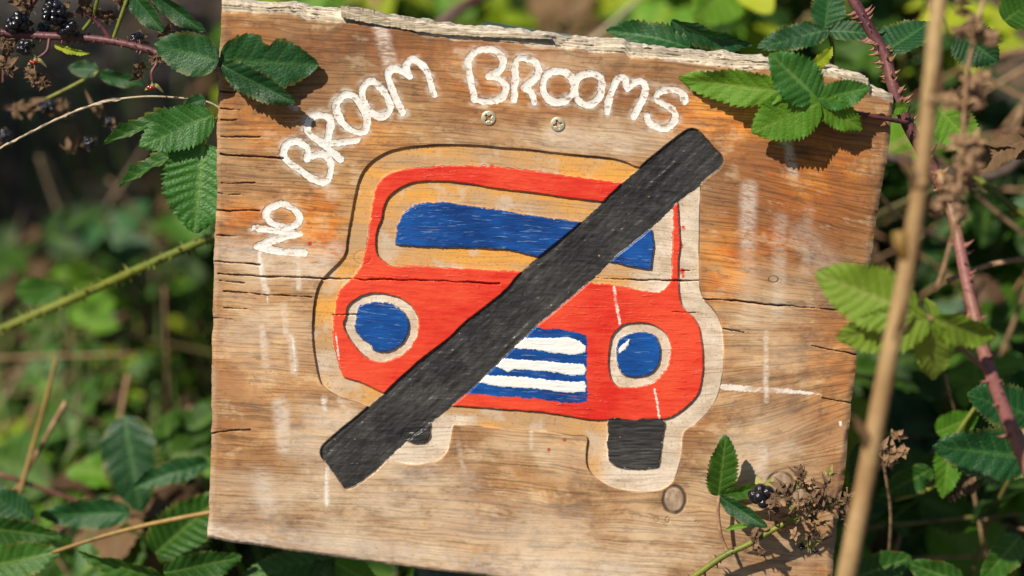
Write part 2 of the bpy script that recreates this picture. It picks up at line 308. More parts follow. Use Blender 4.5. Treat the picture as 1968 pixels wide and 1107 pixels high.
def build_sign():
    NU, NV = 860, 780
    u = np.linspace(0, 1, NU); v = np.linspace(0, 1, NV)
    def edge(poly, t, key):
        p = np.array(poly, float); d = np.r_[0, np.cumsum(np.hypot(*np.diff(p, axis=0).T))]; d /= d[-1]
        return np.stack([np.interp(t, d, p[:, 0]), np.interp(t, d, p[:, 1])], -1)
    T = edge(TOPE, u, 0); Bt = edge(BOTE, u, 0); L = edge(LEFTE, v, 1); Rr = edge(RIGHTE, v, 1)
    L[:, 0] += (fbm(v * 60, v * 0, 11) - .5) * 5; Rr[:, 0] += (fbm(v * 34, v * 0, 12, 5) - .5) * 7
    T[:, 1] += (fbm(u * 70, u * 0, 13) - .5) * 7; Bt[:, 1] += (fbm(u * 50, u * 0, 14) - .5) * 3
    U, V = np.meshgrid(u, v); U3 = U[..., None]; V3 = V[..., None]
    c00, c10, c01, c11 = T[0], T[-1], Bt[0], Bt[-1]
    PX = (1 - V3) * T[None] + V3 * Bt[None] + (1 - U3) * L[:, None] + U3 * Rr[:, None] - ((1 - U3) * (1 - V3) * c00 + U3 * (1 - V3) * c10 + (1 - U3) * V3 * c01 + U3 * V3 * c11)
    X = PX[..., 0].astype(np.float32).copy(); Y = PX[..., 1].astype(np.float32).copy()
    # wobble of hand-cut edges
    wx = (fbm(X / 16, Y / 16, 1) - .5) * 5; wy = (fbm(X / 16, Y / 16, 5) - .5) * 5
    rag = (fbm(X / 9, Y / 4, 21) - .5)
    Xw, Yw = X + wx * .5, Y + wy * .5
    outer = sdf(X + wx * .15, Y + wy * .15, OUTER); body = sdf(X + wx * .35, Y + wy * .35, BODY); win = sdf(X + wx * .3, Y + wy * .3, WIN); bwin = sdf(X + wx * .7, Y + wy * .7, BWIN, 1)
    r1 = sdf(Xw, Yw, RING1); r2 = sdf(Xw, Yw, RING2); h1 = sdf(X + wx, Y + wy, HL1); h2 = sdf(Xw, Yw, HL2)
    gri = sdf(X + wx, Y + wy, GRILLE); s1 = sdf(X + wx * .7, Y + wy * .7, ST1, 1) - .6; s2 = sdf(X + wx * .7, Y + wy * .7, ST2, 1) - .6; s3 = sdf(X + wx * .7, Y + wy * .7, ST3, 1) - .6
    bar = sdf(Xw, Yw, BAR); w1 = sdf(Xw, Yw, WH1); w2 = sdf(X + wx, Y + wy, WH2); gl = sdf(X, Y, GLINT)
    lw = (fbm(X / 22, Y / 22, 93) - .5) * 5.5
    let = [sdl(X + wx * .7, Y + wy * .7, l, 6.7) for _, l in LETTERS]; let = [np.where(l > -14, l + lw, l) for l in let]
    allet = np.max(let, axis=0)
    red = np.minimum.reduce([body, -win, -r1, -r2])
    blue = np.maximum.reduce([bwin, h1, h2])
    grain = fbm(X / 70, Y / 2.6, 31); fib = fbm(X / 130, Y / 5.5, 41); lump = fbm(X / 40, Y / 40, 51)
    # depth in millimetres, 0 is the face of the board
    h = (grain - .5) * .04 + (fib - .5) * .06 + (lump - .5) * .3
    g = ss(-.9, .9, outer); isl = ss(-1.0, 1.0, np.maximum.reduce([red, blue, w1, w2]))
    h += g * -1.55 * (1 - isl * .9)
    red_paint = red + rag * 3.5
    for dx, dy, dr in ((1313, 438, 3.6), (1311, 521, 5), (1313, 530, 3), (1308, 473, 4), (595, 468, 3.2), (1055, 864, 2), (1085, 845, 2.5), (930, 322, 5), (945, 321, 4)): red_paint = np.maximum(red_paint, dr - np.hypot(X - dx, Y - dy))
    paint_any = ss(-.5, 1.5, np.maximum.reduce([red_paint, blue + rag * 3, gri]))
    h += paint_any * (.14 + (fbm(X / 30, Y / 3.2, 61) - .5) * .17 + (fbm(X / 7, Y / 5, 65) - .5) * .12)
    h += ss(-.5, 1.2, np.maximum.reduce([s1, s2, s3, gl])) * (.28 + (fbm(X / 20, Y / 4, 68) - .5) * .2)
    bm = ss(-1.6, 1.6, bar)
    al = (X - 1326) * -.742 + (Y - 247) * .67; ac = (X - 1326) * .67 + (Y - 247) * .742    # along and across the bar
    gouge = (fbm(al / 90, ac / 9, 71) - .5) * .8 + (fbm(al / 12, ac / 9, 75) - .5) * .75 + (fbm(X / 22, Y / 3, 77) - .5) * .3
    h = h * (1 - bm) + bm * (-1.5 + gouge)
    w = ss(-.5, 1.5, np.maximum(w1, w2)); h += w * ((fbm(X / 30, Y / 3.2, 81) - .5) * 1.1 - .2)
    lg = np.clip(allet / 5.0 + .12, 0, 1) ** .7; h -= .38 * lg * (.85 + .9 * (fbm(X / 9, Y / 9, 91) - .5))
    cr = np.full(X.shape, -12, np.float32)
    for l, r in CRACKS: cr = np.maximum(cr, sdl(X + (wx * .6), Y + (fbm(X / 22, Y / 400, 95) - .5) * 5, [l], r * .8, 12, 2, 1.3))
    cr = np.where(cr > -6, cr + (fbm(X / 28, Y / 28, 97) - .55) * 2.4, cr); cm = ss(-.7, .7, cr) * (1 - bm); h -= 2.2 * cm
    kn = []
    for kx, ky, ka, kb in ((1296, 960, 21, 26), (1500, 928, 24, 20), (1530, 955, 20, 22), (1487, 537, 9, 6), (1262, 998, 4.5, 5), (1283, 999, 4, 5), (1340, 1003, 4, 3), (697, 495, 16, 13), (430, 292, 8, 7), (430, 324, 7, 8)):
        q = np.hypot((X - kx) / ka, (Y - ky) / kb); kn.append(np.exp(-((q - 1) / .12) ** 2))
    knot = np.maximum(kn[0] * .95, np.max(kn[:7], axis=0)) * (.35 + .45 * (kn[0] > .2) + .65 * ss(.3, .6, fbm(X / 14, Y / 14, 99))) + .25 * np.max(kn[7:], axis=0)
    h -= .7 * np.clip(knot, 0, 1)
    # worn bevel along the top, ragged arrises elsewhere
    ty = np.interp(X[0], X[0], Y[0]); dT = Y - Y[0][None, :]
    strip = 25 + (fbm(X / 55, Y * 0, 101) - .5) * 16 - 8 * ss(1500, 1700, X)
    tb = np.clip(1 - dT / strip, 0, 1)
    rough_top = (fbm(X / 60, dT / 3.5, 105) - .5) * 6.5 + (fbm(X / 14, dT / 2.5, 106) - .5) * 3.5
    h += ss(0, .12, tb) * (-1.0 - (13 - 10.5 * ss(640, 670, X) * ss(1080, 1040, X)) * tb + rough_top * (1 - .6 * ss(640, 670, X) * ss(1080, 1040, X)))
    dL = X - X[:, :1]; dR = X[:, -1:] - X; dB = Y[-1:] - Y
    for d_, e_, s_ in ((dL, 9, 3), (dR, 12, 4), (dB, 6, 3)):
        h -= np.clip(1 - d_ / (e_ * (.5 + fbm(X / 26, Y / 20, 110 + s_))), 0, 1) ** 2 * 2.6 * (fbm(X / 30, Y / 16, 117) + .15)
    # board-space positions: through the pixel, onto the plane h in front of the face
    rx = (X - W / 2) / FPX; ry = (H / 2 - Y) / FPX
    t_ = R(TILT); rn = -math.cos(t_) - math.sin(t_) * ry
    camn = (CAM - ORG).dot(BN)
    s = (h * 1e-3 - camn) / rn
    ru = math.cos(t_) * ry - math.sin(t_)
    co = BMI @ CAM
    VX = co.x + rx * s; VY = co.y + ru * s; VZ = h * 1e-3
    # grain flow
    gy = Y - .055 * (X - 1000)
    gy = gy + 95 * np.exp(-((X - 1740) / 230) ** 2 - ((Y - 800) / 140) ** 2) - 75 * np.exp(-((X - 1740) / 240) ** 2 - ((Y - 420) / 150) ** 2)
    gy = gy + 26 * np.exp(-((X - 1520) / 110) ** 2 - ((Y - 900) / 60) ** 2) - 30 * np.exp(-((X - 1520) / 120) ** 2 - ((Y - 990) / 50) ** 2) + 10 * np.exp(-((X - 1296) / 60) ** 2 - ((Y - 930) / 30) ** 2) - 12 * np.exp(-((X - 1296) / 60) ** 2 - ((Y - 990) / 25) ** 2)
    gy = gy + (fbm(X / 420, Y / 200, 121, 2) - .5) * 46
    gy = gy + (fbm(X / 70, Y / 34, 122, 3) - .5) * 7
    A = {}
    fa = (gy / 13.5 + 2.6 * fbm(X / 900, gy / 55, 123, 2)) % 1.0; fb = (gy / 44 + 1.4 * fbm(X / 900, gy / 90, 124, 2)) % 1.0
    va = fbm(X / 170, gy / 9, 125, 3)
    ampA = (.16 + .75 * ss(860, 990, Y + .06 * (X - 900)) + .25 * ss(560, 420, X) * ss(640, 760, Y)) * ss(.34, .62, va) * (1 - ss(1330, 1480, X) * .7)
    ampB = (ss(1340, 1460, X) * .85 + .12) * (.4 + .6 * ss(.3, .6, va))
    A['ring'] = np.clip(np.maximum(np.exp(-fa * 6.5) * ampA, np.maximum(np.exp(-fb * 13), .45 * np.exp(-(1 - fb) * 5)) * ampB), 0, 1) * (1 - g)
    A['red'] = red_paint; A['blue'] = np.maximum(blue + rag * 3, gri)
    A['white'] = np.maximum.reduce([s1, s2, s3, gl]); A['letter'] = allet
    A['black'] = np.maximum.reduce([bar + rag * 1.5, w1, w2 + rag * 5])
    A['drip'] = np.maximum.reduce([sdl(X + wx * .4, Y, [l], r, 12, 2, 1.5) for l, r in (([(1180, 552), (1184, 580), (1191, 622)], 2.8), ([(1258, 748), (1263, 775), (1267, 802)], 2.2), ([(645, 640), (652, 690)], 1.6), ([(498, 490), (502, 530)], 3), ([(512, 560), (514, 580)], 1.5), ([(624, 768), (625, 784)], 3.4), ([(627, 900), (628, 972)], 2.0), ([(563, 650), (567, 712)], 2.6), ([(1615, 812), (1615, 816)], 3), ([(1390, 744), (1450, 748)], 6), ([(1450, 748), (1520, 752)], 5), ([(1520, 752), (1560, 756)], 3.2), ([(1560, 756), (1578, 758)], 1.8))])
    A['kfill'] = np.max([1 - ss(.82, 1.0, np.hypot((X - kx) / ka, (Y - ky) / kb)) for kx, ky, ka, kb in ((1296, 960, 21, 26), (1500, 928, 24, 20), (1530, 955, 20, 22))], axis=0)
    A['groove'] = np.minimum(outer, 20); A['crack'] = cr; A['knot'] = np.clip(knot, 0, 1)
    A['weather'] = ss(0, .25, tb) ; 
    edge_d = np.minimum.reduce([dL, dR, dB]); A['rim'] = np.clip(1 - edge_d / 16, 0, 1)
    wash = np.zeros_like(X)
    for l, r, k in WASH:
        if k > 0: wash = np.maximum(wash, k * ss(-r * .9, r * .6, sdl(X + wx * 1.2, Y, [l], r, max(r * 2, 9), 2, 3.5)))
    wash = np.maximum(wash, .8 * ss(-12, 1, allet) * ss(.35, .7, fbm(X / 24, Y / 10, 131)))
    A['wash'] = wash
    def blobs(L_): 
        o = np.zeros_like(X)
        for bx, by, sx, sy, k in L_: o = np.maximum(o, k * np.exp(-((X - bx) / sx) ** 2 - ((Y - by) / sy) ** 2))
        return o
    A['orange'] = blobs(ORANGE); A['brown'] = blobs(BROWN)
    A['bleach'] = blobs([(650,980,350,110,.6),(1100,1070,420,80,.75),(560,520,130,55,.7),(1000,880,320,45,.4),(1480,650,110,130,.4),(1450,880,140,110,.5),(1130,262,170,40,.65),(520,640,120,120,.4),(650,830,120,90,.55),(1010,120,160,30,.3)])
    A['pale'] = np.maximum.reduce([ss(1120, 1300, X + (Y - 600) * .2) * g, .95 * ss(-2, 2, r1), ss(-2, 2, r2), .75 * ss(785, 805, Y) * ss(960, 860, X) * g, .5 * ss(640, 700, Y) * ss(700, 640, X) * g, .32 * ss(-2, 2, win)])                      # the bare rebate: cream at one side, varnished at the other
    # faces to parts
    part = np.zeros(X.shape, np.int16)
    part[red_paint > 0] = 1; part[bwin > 0] = 2; part[h1 > 0] = 3; part[(h2 > 0)] = 4
    part[gri > 0] = 5; part[(s1 > 0) & (gri > -4)] = 6; part[(s2 > 0)] = 7; part[(s3 > 0)] = 8
    part[w1 > 0] = 9; part[w2 > 0] = 10
    for i, l in enumerate(let): part[l > np.maximum(0, allet - 1e-6)] = 12 + i
    part[bar > 0] = 11
    NVt = NU * NV; idx = np.arange(NVt).reshape(NV, NU)
    q = np.stack([idx[:-1, :-1], idx[1:, :-1], idx[1:, 1:], idx[:-1, 1:]], -1).reshape(-1, 4)
    fp = part[:-1, :-1].reshape(-1)
    co3 = np.stack([VX, VY, VZ], -1).reshape(-1, 3)
    gr = np.stack([(X - 1000) / FPX, gy / FPX, VZ], -1).reshape(-1, 3)
    # smooth normals of the whole sheet so that the parts show no seams
    e1 = np.roll(co3.reshape(NV, NU, 3), -1, 1) - np.roll(co3.reshape(NV, NU, 3), 1, 1); e2 = np.roll(co3.reshape(NV, NU, 3), 1, 0) - np.roll(co3.reshape(NV, NU, 3), -1, 0)
    nn = np.cross(e1, e2); nn[:, 0] = nn[:, 1]; nn[:, -1] = nn[:, -2]; nn[0] = nn[1]; nn[-1] = nn[-2]
    nn = (nn / np.linalg.norm(nn, axis=-1, keepdims=True)).reshape(-1, 3)
    def submesh(name, faces, sides=False):
        used, inv = np.unique(faces, return_inverse=True); f = inv.reshape(-1, 4)
        cc = co3[used]; at = {k: a.reshape(-1)[used] for k, a in A.items()}; gg = gr[used]; nm = nn[used]
        if sides:
            loop = np.r_[idx[0, :], idx[1:, -1], idx[-1, -2::-1], idx[-2:0:-1, 0]]
            n0 = len(cc); lv = co3[loop]; b0 = []; TH = .042
            rings = [lv]
            for k in range(1, 9):
                r_ = lv.copy(); r_[:, 2] = lv[:, 2] * (1 - k / 8) - TH * k / 8
                jit = (vn(np.arange(len(loop)) * .08, np.full(len(loop), k * 3.3), 7) - .5) * .0022
                r_[:, 0] += jit; r_[:, 1] += jit; rings.append(r_)
            m_ = len(loop); cc = np.vstack([cc] + rings)
            for k in at: at[k] = np.r_[at[k]] if k not in ('red', 'blue', 'white', 'letter', 'black', 'groove', 'crack') else at[k]
            for k in at:
                ext = np.full(m_ * 9, -12. if k in ('red', 'blue', 'white', 'letter', 'black', 'groove', 'crack') else (1. if k in ('weather',) else 0.))
                at[k] = np.r_[at[k], ext]
            gg = np.vstack([gg] + [np.c_[r_[:, 0], r_[:, 1] + r_[:, 2] * .7, r_[:, 2]] for r_ in rings])
            i_ = np.arange(m_); j_ = (i_ + 1) % m_
            fs = [np.stack([n0 + k * m_ + i_, n0 + k * m_ + j_, n0 + (k + 1) * m_ + j_, n0 + (k + 1) * m_ + i_], -1) for k in range(8)]
            f = np.vstack([f] + fs)
        me = bpy.data.meshes.new(name); nf = len(f)
        me.vertices.add(len(cc)); me.vertices.foreach_set('co', cc.astype(np.float32).ravel())
        me.loops.add(nf * 4); me.loops.foreach_set('vertex_index', f.astype(np.int32).ravel())
        me.polygons.add(nf); me.polygons.foreach_set('loop_start', np.arange(0, nf * 4, 4, dtype=np.int32))
        me.polygons.foreach_set('use_smooth', np.ones(nf, bool))
        me.update(calc_edges=True)
        for k, a in at.items():
            t = me.attributes.new(k, 'FLOAT', 'POINT'); t.data.foreach_set('value', a.astype(np.float32))
        t = me.attributes.new('gr', 'FLOAT_VECTOR', 'POINT'); t.data.foreach_set('vector', gg.astype(np.float32).ravel())
        if not sides: me.normals_split_custom_set_from_vertices(nm.astype(np.float32))
        else:
            full = np.zeros((len(cc), 3), np.float32); full[:len(nm)] = nm; me.normals_split_custom_set_from_vertices(full)
        return me
    return q, fp, submesh

def sign_material():
    t = NT('weathered_painted_wood'); g = t.attr('gr', 1)
    fine = t.noise(g, 1, 5, .68, (22, 800, 22)); med = t.noise(g, 1, 4, .6, (14, 420, 14)); big = t.noise(g, 9, 4, .6); blot = t.noise(g, 38, 5, .65, (.35, 1, 1))
    speck = t.noise(g, 900, 2, .5)
    w = t.n.new('ShaderNodeTexWave'); w.wave_type = 'BANDS'; w.bands_direction = 'Y'; w.wave_profile = 'SAW'
    w.inputs['Scale'].default_value = 34; w.inputs['Distortion'].default_value = 2.2; w.inputs['Detail'].default_value = 3; w.inputs['Detail Scale'].default_value = .35
    mp = t.n.new('ShaderNodeMapping'); mp.inputs['Scale'].default_value = (.12, 1, .12); t.l.new(g, mp.inputs[0]); t.l.new(mp.outputs[0], w.inputs[0])
    ring = t.ramp(w.outputs[1], .55, 1.0)
    streak = t.noise(g, 1, 5, .7, (40, 300, 40)); mot = t.noise(g, 30, 5, .68, (.55, 1, 1)); mot2 = t.noise(g, 75, 4, .7, (.6, 1, 1)); soft = t.noise(g, 11, 4, .6, (.7, 1, 1)); soft2 = t.noise(g, 8, 4, .6)
    col = t.mix(t.ramp(mot, .36, .64), (.36, .195, .092), (.58, .385, .225))
    col = t.mix(t.ramp(soft, .42, .60, 0, .9), col, t.mix(t.ramp(mot2, .38, .62), (.42, .20, .075), (.60, .34, .14)))
    col = t.mix(t.ramp(soft2, .50, .68, 0, .75), col, (.44, .315, .205))
    col = t.mix(t.math('MULTIPLY', t.attr('brown'), t.ramp(mot, .3, .60, .6, 1.35), clamp=True), col, t.mix(t.ramp(mot2, .38, .62), (.36, .155, .060), (.150, .060, .026)))
    col = t.mix(t.math('MULTIPLY', t.attr('orange'), t.ramp(mot2, .36, .54, .35, 1.9), clamp=True), col, t.mix(t.ramp(mot, .38, .62), (.60, .19, .022), (.78, .36, .075)))
    col = t.mix(t.math('MULTIPLY', t.attr('bleach'), t.ramp(mot, .32, .6, .4, 1)), col, (.74, .58, .42))
    col = t.mix(t.ramp(t.noise(g, 20, 5, .72), .52, .66, 0, .7), col, t.mix(.65, col, (.14, .085, .058)))
    col = t.mix(t.ramp(mot2, .53, .66, 0, .55), col, t.mix(.6, col, (.80, .64, .48)))
    col = t.mix(t.ramp(t.noise(g, 140, 4, .75, (.5, 1, 1)), .55, .66, 0, .6), col, t.mix(.6, col, (.11, .06, .035)))
    col = t.mix(t.ramp(fine, .47, .60, 0, .8), col, t.mix(.55, col, (.07, .038, .022)))
    col = t.mix(t.math('MULTIPLY', t.attr('ring'), .75), col, t.mix(.75, col, (.085, .045, .028)))
    col = t.mix(t.ramp(t.noise(g, 1, 3, .6, (230, 700, 230)), .62, .70, 0, .6), col, t.mix(.6, col, (.06, .035, .022)))
    hs = t.n.new('ShaderNodeHueSaturation'); hs.inputs['Saturation'].default_value = .99; t.l.new(col, hs.inputs['Color'])
    gmn = t.n.new('ShaderNodeGamma'); gmn.inputs[1].default_value = 1.3; t.l.new(hs.outputs[0], gmn.inputs[0]); col = t.mix(1.0, gmn.outputs[0], (1.18, 1.22, 1.16), 'MULTIPLY')
    col = t.mix(t.math('MULTIPLY', t.attr('bleach'), t.ramp(mot, .38, .62, .0, .65)), col, (.72, .57, .43))
    # bare rebate: varnish yellow or scrubbed cream
    gm = t.ramp(t.attr('groove'), -.4, .8)
    gcol = t.mix(t.ramp(t.math('ADD', t.attr('pale'), t.math('MULTIPLY', t.math('SUBTRACT', blot, .5), .9)), .3, .7), t.mix(t.ramp(blot, .35, .62), (.78, .37, .065), (.52, .32, .16)), t.mix(t.ramp(mot2, .36, .62), (.58, .45, .32), (.78, .66, .52)))
    gcol = t.mix(t.ramp(speck, .58, .72, 0, .5), gcol, (.16, .09, .05)); gcol = t.mix(t.ramp(fine, .5, .66, 0, .55), gcol, (.26, .15, .08)); gcol = t.mix(t.ramp(t.noise(g, 55, 4, .65), .52, .66, 0, .55), gcol, (.62, .53, .43))
    gcol = t.mix(t.ramp(big, .52, .68, 0, .45), gcol, (.30, .18, .10))
    col = t.mix(gm, col, gcol)
    # grime in the cut line
    gd = t.math('MULTIPLY', t.math('SUBTRACT', 1, t.ramp(t.math('ABSOLUTE', t.math('SUBTRACT', t.attr('groove'), .4)), .5, 2.3)), t.ramp(t.noise(g, 34, 3), .40, .62, .0, .9))
    col = t.mix(gd, col, (.055, .038, .025))
    # whitewash smears
    ws = t.math('MULTIPLY', t.attr('wash'), t.ramp(t.math('ADD', t.math('MULTIPLY', t.noise(g, 1, 4, .7, (170, 520, 170)), .5), t.math('MULTIPLY', t.math('ADD', fine, blot), .25)), .42, .56, .15, 1.0))
    col = t.mix(ws, col, (.80, .72, .62))
    # worn top and rims
    wc = t.mix(t.ramp(med, .35, .65), (.70, .60, .46), (.36, .30, .22)); wc = t.mix(t.ramp(fine, .5, .66, 0, .8), wc, (.13, .105, .06)); wc = t.mix(t.ramp(blot, .58, .72, 0, .6), wc, (.26, .25, .10))
    col = t.mix(t.attr('weather'), col, wc)
    col = t.mix(t.math('MULTIPLY', t.attr('rim'), t.ramp(blot, .4, .6, .1, .7)), col, (.34, .25, .17))
    col = t.mix(t.math('MULTIPLY', t.attr('kfill'), t.ramp(t.noise(g, 190, 4, .7), .35, .65, .75, .95)), col, t.mix(t.ramp(t.noise(g, 260, 4, .7), .4, .6), (.46, .34, .24), (.27, .185, .125)))
    col = t.mix(t.math('MULTIPLY', t.attr('knot'), .95), col, (.07, .045, .03))
    # paints
    rg = t.math('MULTIPLY', t.math('SUBTRACT', t.noise(g, 620, 4, .65, (.7, 1, 1)), .5), 11.0)
    def paint(name, c1, c2, lo=-.3, hi=.5, wear=0.0, rag=1.0, patch=0.0):
        nonlocal col, rmask
        f = t.ramp(t.math('ADD', t.attr(name), t.math('MULTIPLY', rg, rag)), lo, hi)
        if wear: f = t.math('MULTIPLY', f, t.math('SUBTRACT', 1, t.math('MULTIPLY', t.ramp(fine, .62, .70), wear)))
        if patch: f = t.math('MULTIPLY', f, t.math('SUBTRACT', 1, t.math('MULTIPLY', t.ramp(t.noise(g, 330, 4, .72, (.6, 1, 1)), .54, .62), patch)))
        col = t.mix(f, col, t.mix(t.ramp(t.math('ADD', t.math('MULTIPLY', fade, .6), t.math('MULTIPLY', streak, .4)), .36, .62), c1, c2)); rmask = t.math('MAXIMUM', rmask, f); return f
    rmask = 0.0; fade = t.noise(g, 16, 4, .6)
    # a dirty line where paint stops
    pd = t.math('SUBTRACT', 1, t.ramp(t.math('ABSOLUTE', t.math('ADD', t.attr('red'), .6)), .2, 1.3)); col = t.mix(t.math('MULTIPLY', pd, t.ramp(blot, .4, .6, .2, .9)), col, (.05, .035, .03))
    pd = t.math('SUBTRACT', 1, t.ramp(t.math('ABSOLUTE', t.math('ADD', t.attr('blue'), .4)), .2, 1.1)); col = t.mix(t.math('MULTIPLY', pd, .5), col, (.05, .035, .03))
    pd = t.math('SUBTRACT', 1, t.ramp(t.math('ABSOLUTE', t.attr('letter')), .2, 1.5)); col = t.mix(t.math('MULTIPLY', pd, t.ramp(blot, .4, .6, .1, .7)), col, (.09, .07, .055))
    paint('red', (.66, .020, .012), (.82, .085, .034), wear=.3)
    col = t.mix(t.math('MULTIPLY', t.ramp(t.attr('red'), 0, 2), t.ramp(t.noise(g, 60, 4, .7), .6, .72, 0, .4)), col, (.42, .025, .015))
    paint('blue', (.002, .030, .155), (.008, .090, .36), wear=.6)
    col = t.mix(t.math('MULTIPLY', t.ramp(t.attr('blue'), 0, 2), t.ramp(t.noise(g, 1, 3, .6, (60, 700, 60)), .60, .66, 0, .55)), col, (.20, .33, .55))
    paint('white', (.86, .84, .80), (.90, .89, .86), rag=.7)
    paint('letter', (.84, .78, .70), (.90, .87, .82), -.6, .9, wear=.5, rag=.75, patch=.8)
    pd = t.math('SUBTRACT', 1, t.ramp(t.math('ABSOLUTE', t.math('ADD', t.attr('letter'), .3)), .3, 1.2)); col = t.mix(t.math('MULTIPLY', pd, t.ramp(t.noise(g, 210, 3), .47, .6, 0, .8)), col, (.10, .08, .06))
    bkf = paint('black', (.022, .021, .020), (.052, .049, .047), wear=.0, rag=.6)
    col = t.mix(t.math('MULTIPLY', bkf, t.ramp(t.noise(g, 48, 5, .7), .48, .68, 0, .55)), col, (.085, .080, .076))  # grey patches paint a charcoal sheen into the black
    col = t.mix(t.math('MULTIPLY', bkf, t.ramp(t.math('SUBTRACT', t.noise(g, 330, 4, .7), t.math('MULTIPLY', t.ramp(t.attr('black'), 0, 5), .09)), .60, .63)), col, (.40, .27, .15))
    col = t.mix(t.math('MULTIPLY', t.ramp(t.math('ADD', t.attr('drip'), t.math('MULTIPLY', rg, .9)), -.6, 1.4), t.ramp(mot2, .38, .55, .25, .95)), col, (.84, .76, .68))
    cf = t.math('MULTIPLY', t.ramp(t.attr('crack'), -.9, .5), t.math('SUBTRACT', .9, t.math('MULTIPLY', rmask, .45)))
    col = t.mix(cf, col, (.045, .028, .018))
    rough = t.ramp(rmask, 0, 1, .75, .34, False)
    rough = t.math('ADD', rough, t.math('MULTIPLY', t.math('SUBTRACT', med, .5), .25))
    hb = t.math('ADD', t.math('MULTIPLY', fine, .7), t.math('ADD', t.math('MULTIPLY', mot2, .5), t.math('MULTIPLY', speck, .3)))
    brush = t.math('ADD', t.ramp(t.noise(g, 1, 3, .6, (70, 640, 70)), .55, .68), t.math('MULTIPLY', t.ramp(t.noise(g, 1, 2, .6, (150, 400, 150)), .62, .70), .8))
    nb = t.bump(hb, .00022, .5)
    hb2 = t.math('MULTIPLY', t.math('MULTIPLY', t.math('MULTIPLY', brush, rmask), t.math('MULTIPLY', t.ramp(t.noise(g, 24, 4, .6), .40, .62, .1, 1.1), t.math('SUBTRACT', 1, t.math('MULTIPLY', bkf, .55)))), t.math('SUBTRACT', 1, t.math('MULTIPLY', t.ramp(t.attr('letter'), -2, 0), .6)))
    return t.fin(col, rough, t.bump(hb2, .00022, .8, nb), .5)

# ------------------------------------------------------------------ ground
def ground():
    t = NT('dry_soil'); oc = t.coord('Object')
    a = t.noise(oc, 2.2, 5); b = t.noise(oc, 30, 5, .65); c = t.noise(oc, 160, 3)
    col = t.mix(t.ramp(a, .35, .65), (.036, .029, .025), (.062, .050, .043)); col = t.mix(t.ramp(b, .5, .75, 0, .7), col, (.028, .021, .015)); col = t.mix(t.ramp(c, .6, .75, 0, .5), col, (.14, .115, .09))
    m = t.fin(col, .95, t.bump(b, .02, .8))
    n = 60; xs = [math.copysign(abs(i / n) ** 2.6 * 200, i) for i in range(-n, n + 1)]
    rs = random.Random(5); mb = MB(); vs = []
    for y in xs:
        for x in xs:
            near = max(0, 1 - math.hypot(x, y - 2) / 8); vs.append((x, y + 2, rs.uniform(-.02, .02) * near))
    k = 2 * n + 1
    mb.add(vs, [(j * k + i, j * k + i + 1, (j + 1) * k + i + 1, (j + 1) * k + i) for j in range(k - 1) for i in range(k - 1)])
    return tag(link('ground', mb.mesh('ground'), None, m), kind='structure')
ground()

# ------------------------------------------------------------------ leaves
def leaf_verts(nt, ns, ratio, serr, teeth, fold, droop, pleat, nve, seed, twist=0.0, sway=0.0, bite=None):
    rs = random.Random(seed); ph = rs.uniform(0, 6); vs, vein, edge = [], [], []
    def prof(t): return (max(t, 0) ** .46) * (max(1 - t, 0) ** .66) / .470 * (1 - .22 * t ** 5)
    vv = sorted(set([0.0] + [s * (k / ns) ** .9 for k in range(1, ns + 1) for s in (-1, 1)]))
    for i in range(nt + 1):
        t = i / nt
        for v in vv:
            a = abs(v); te = t
            saw = (te * teeth + (0.3 if v > 0 else 0)) % 1.0
            wv = prof(t) * ratio * .5 * (1 + serr * (a ** 5) * (saw * 1.6 - .7) * (1 + .4 * math.sin(t * teeth * 1.7 + ph)))
            if bite and v * bite[1] > 0: wv *= 1 - bite[2] * math.exp(-((t - bite[0]) / .07) ** 2) * a
            x = v * wv; y = t + serr * .12 * (a ** 5) * (saw - .5)
            p = (t - .30 * a * ratio * .9) * nve; c = math.cos(2 * math.pi * p)
            z = fold * a * wv - droop * t * t + pleat * (-c) * a ** .7 * (1 - a * .4) * (1 - t * .5) + .012 * math.sin(7 * t + ph + 2 * v)
            z += twist * v * wv * t + (.02 * math.sin(t * 17 + ph + (2 if v > 0 else 0))) * a ** 3
            x += sway * math.sin(t * 2.6) * t
            vs.append((x, y, z))
            mid = math.exp(-(x / .012) ** 2); sd = max(0, c) ** 9 * (1 - a * .55) * (t > .06)
            vein.append(min(1, mid * (1 - .4 * t) + sd * .75)); edge.append(a if t < .96 else 1)
    m = len(vv); fs = [(j * m + i, j * m + i + 1, (j + 1) * m + i + 1, (j + 1) * m + i) for j in range(nt) for i in range(m - 1)]
    return vs, fs, vein, edge
def make_leaf_mesh(name, lobes, mat):
    V, F, VE, ED = [], [], [], []
    for (vs, fs, ve, ed), mx in lobes:
        n = len(V); V += [tuple(mx @ Vector(v)) for v in vs]; F += [tuple(i + n for i in f) for f in fs]; VE += ve; ED += ed
    me = bpy.data.meshes.new(name); me.from_pydata(V, [], F); me.polygons.foreach_set('use_smooth', [True] * len(F))
    for nm, a in (('vein', VE), ('edge', ED)):
        t = me.attributes.new(nm, 'FLOAT', 'POINT'); t.data.foreach_set('value', a)
    me.materials.append(mat); me.update(); return me
_LC = {}
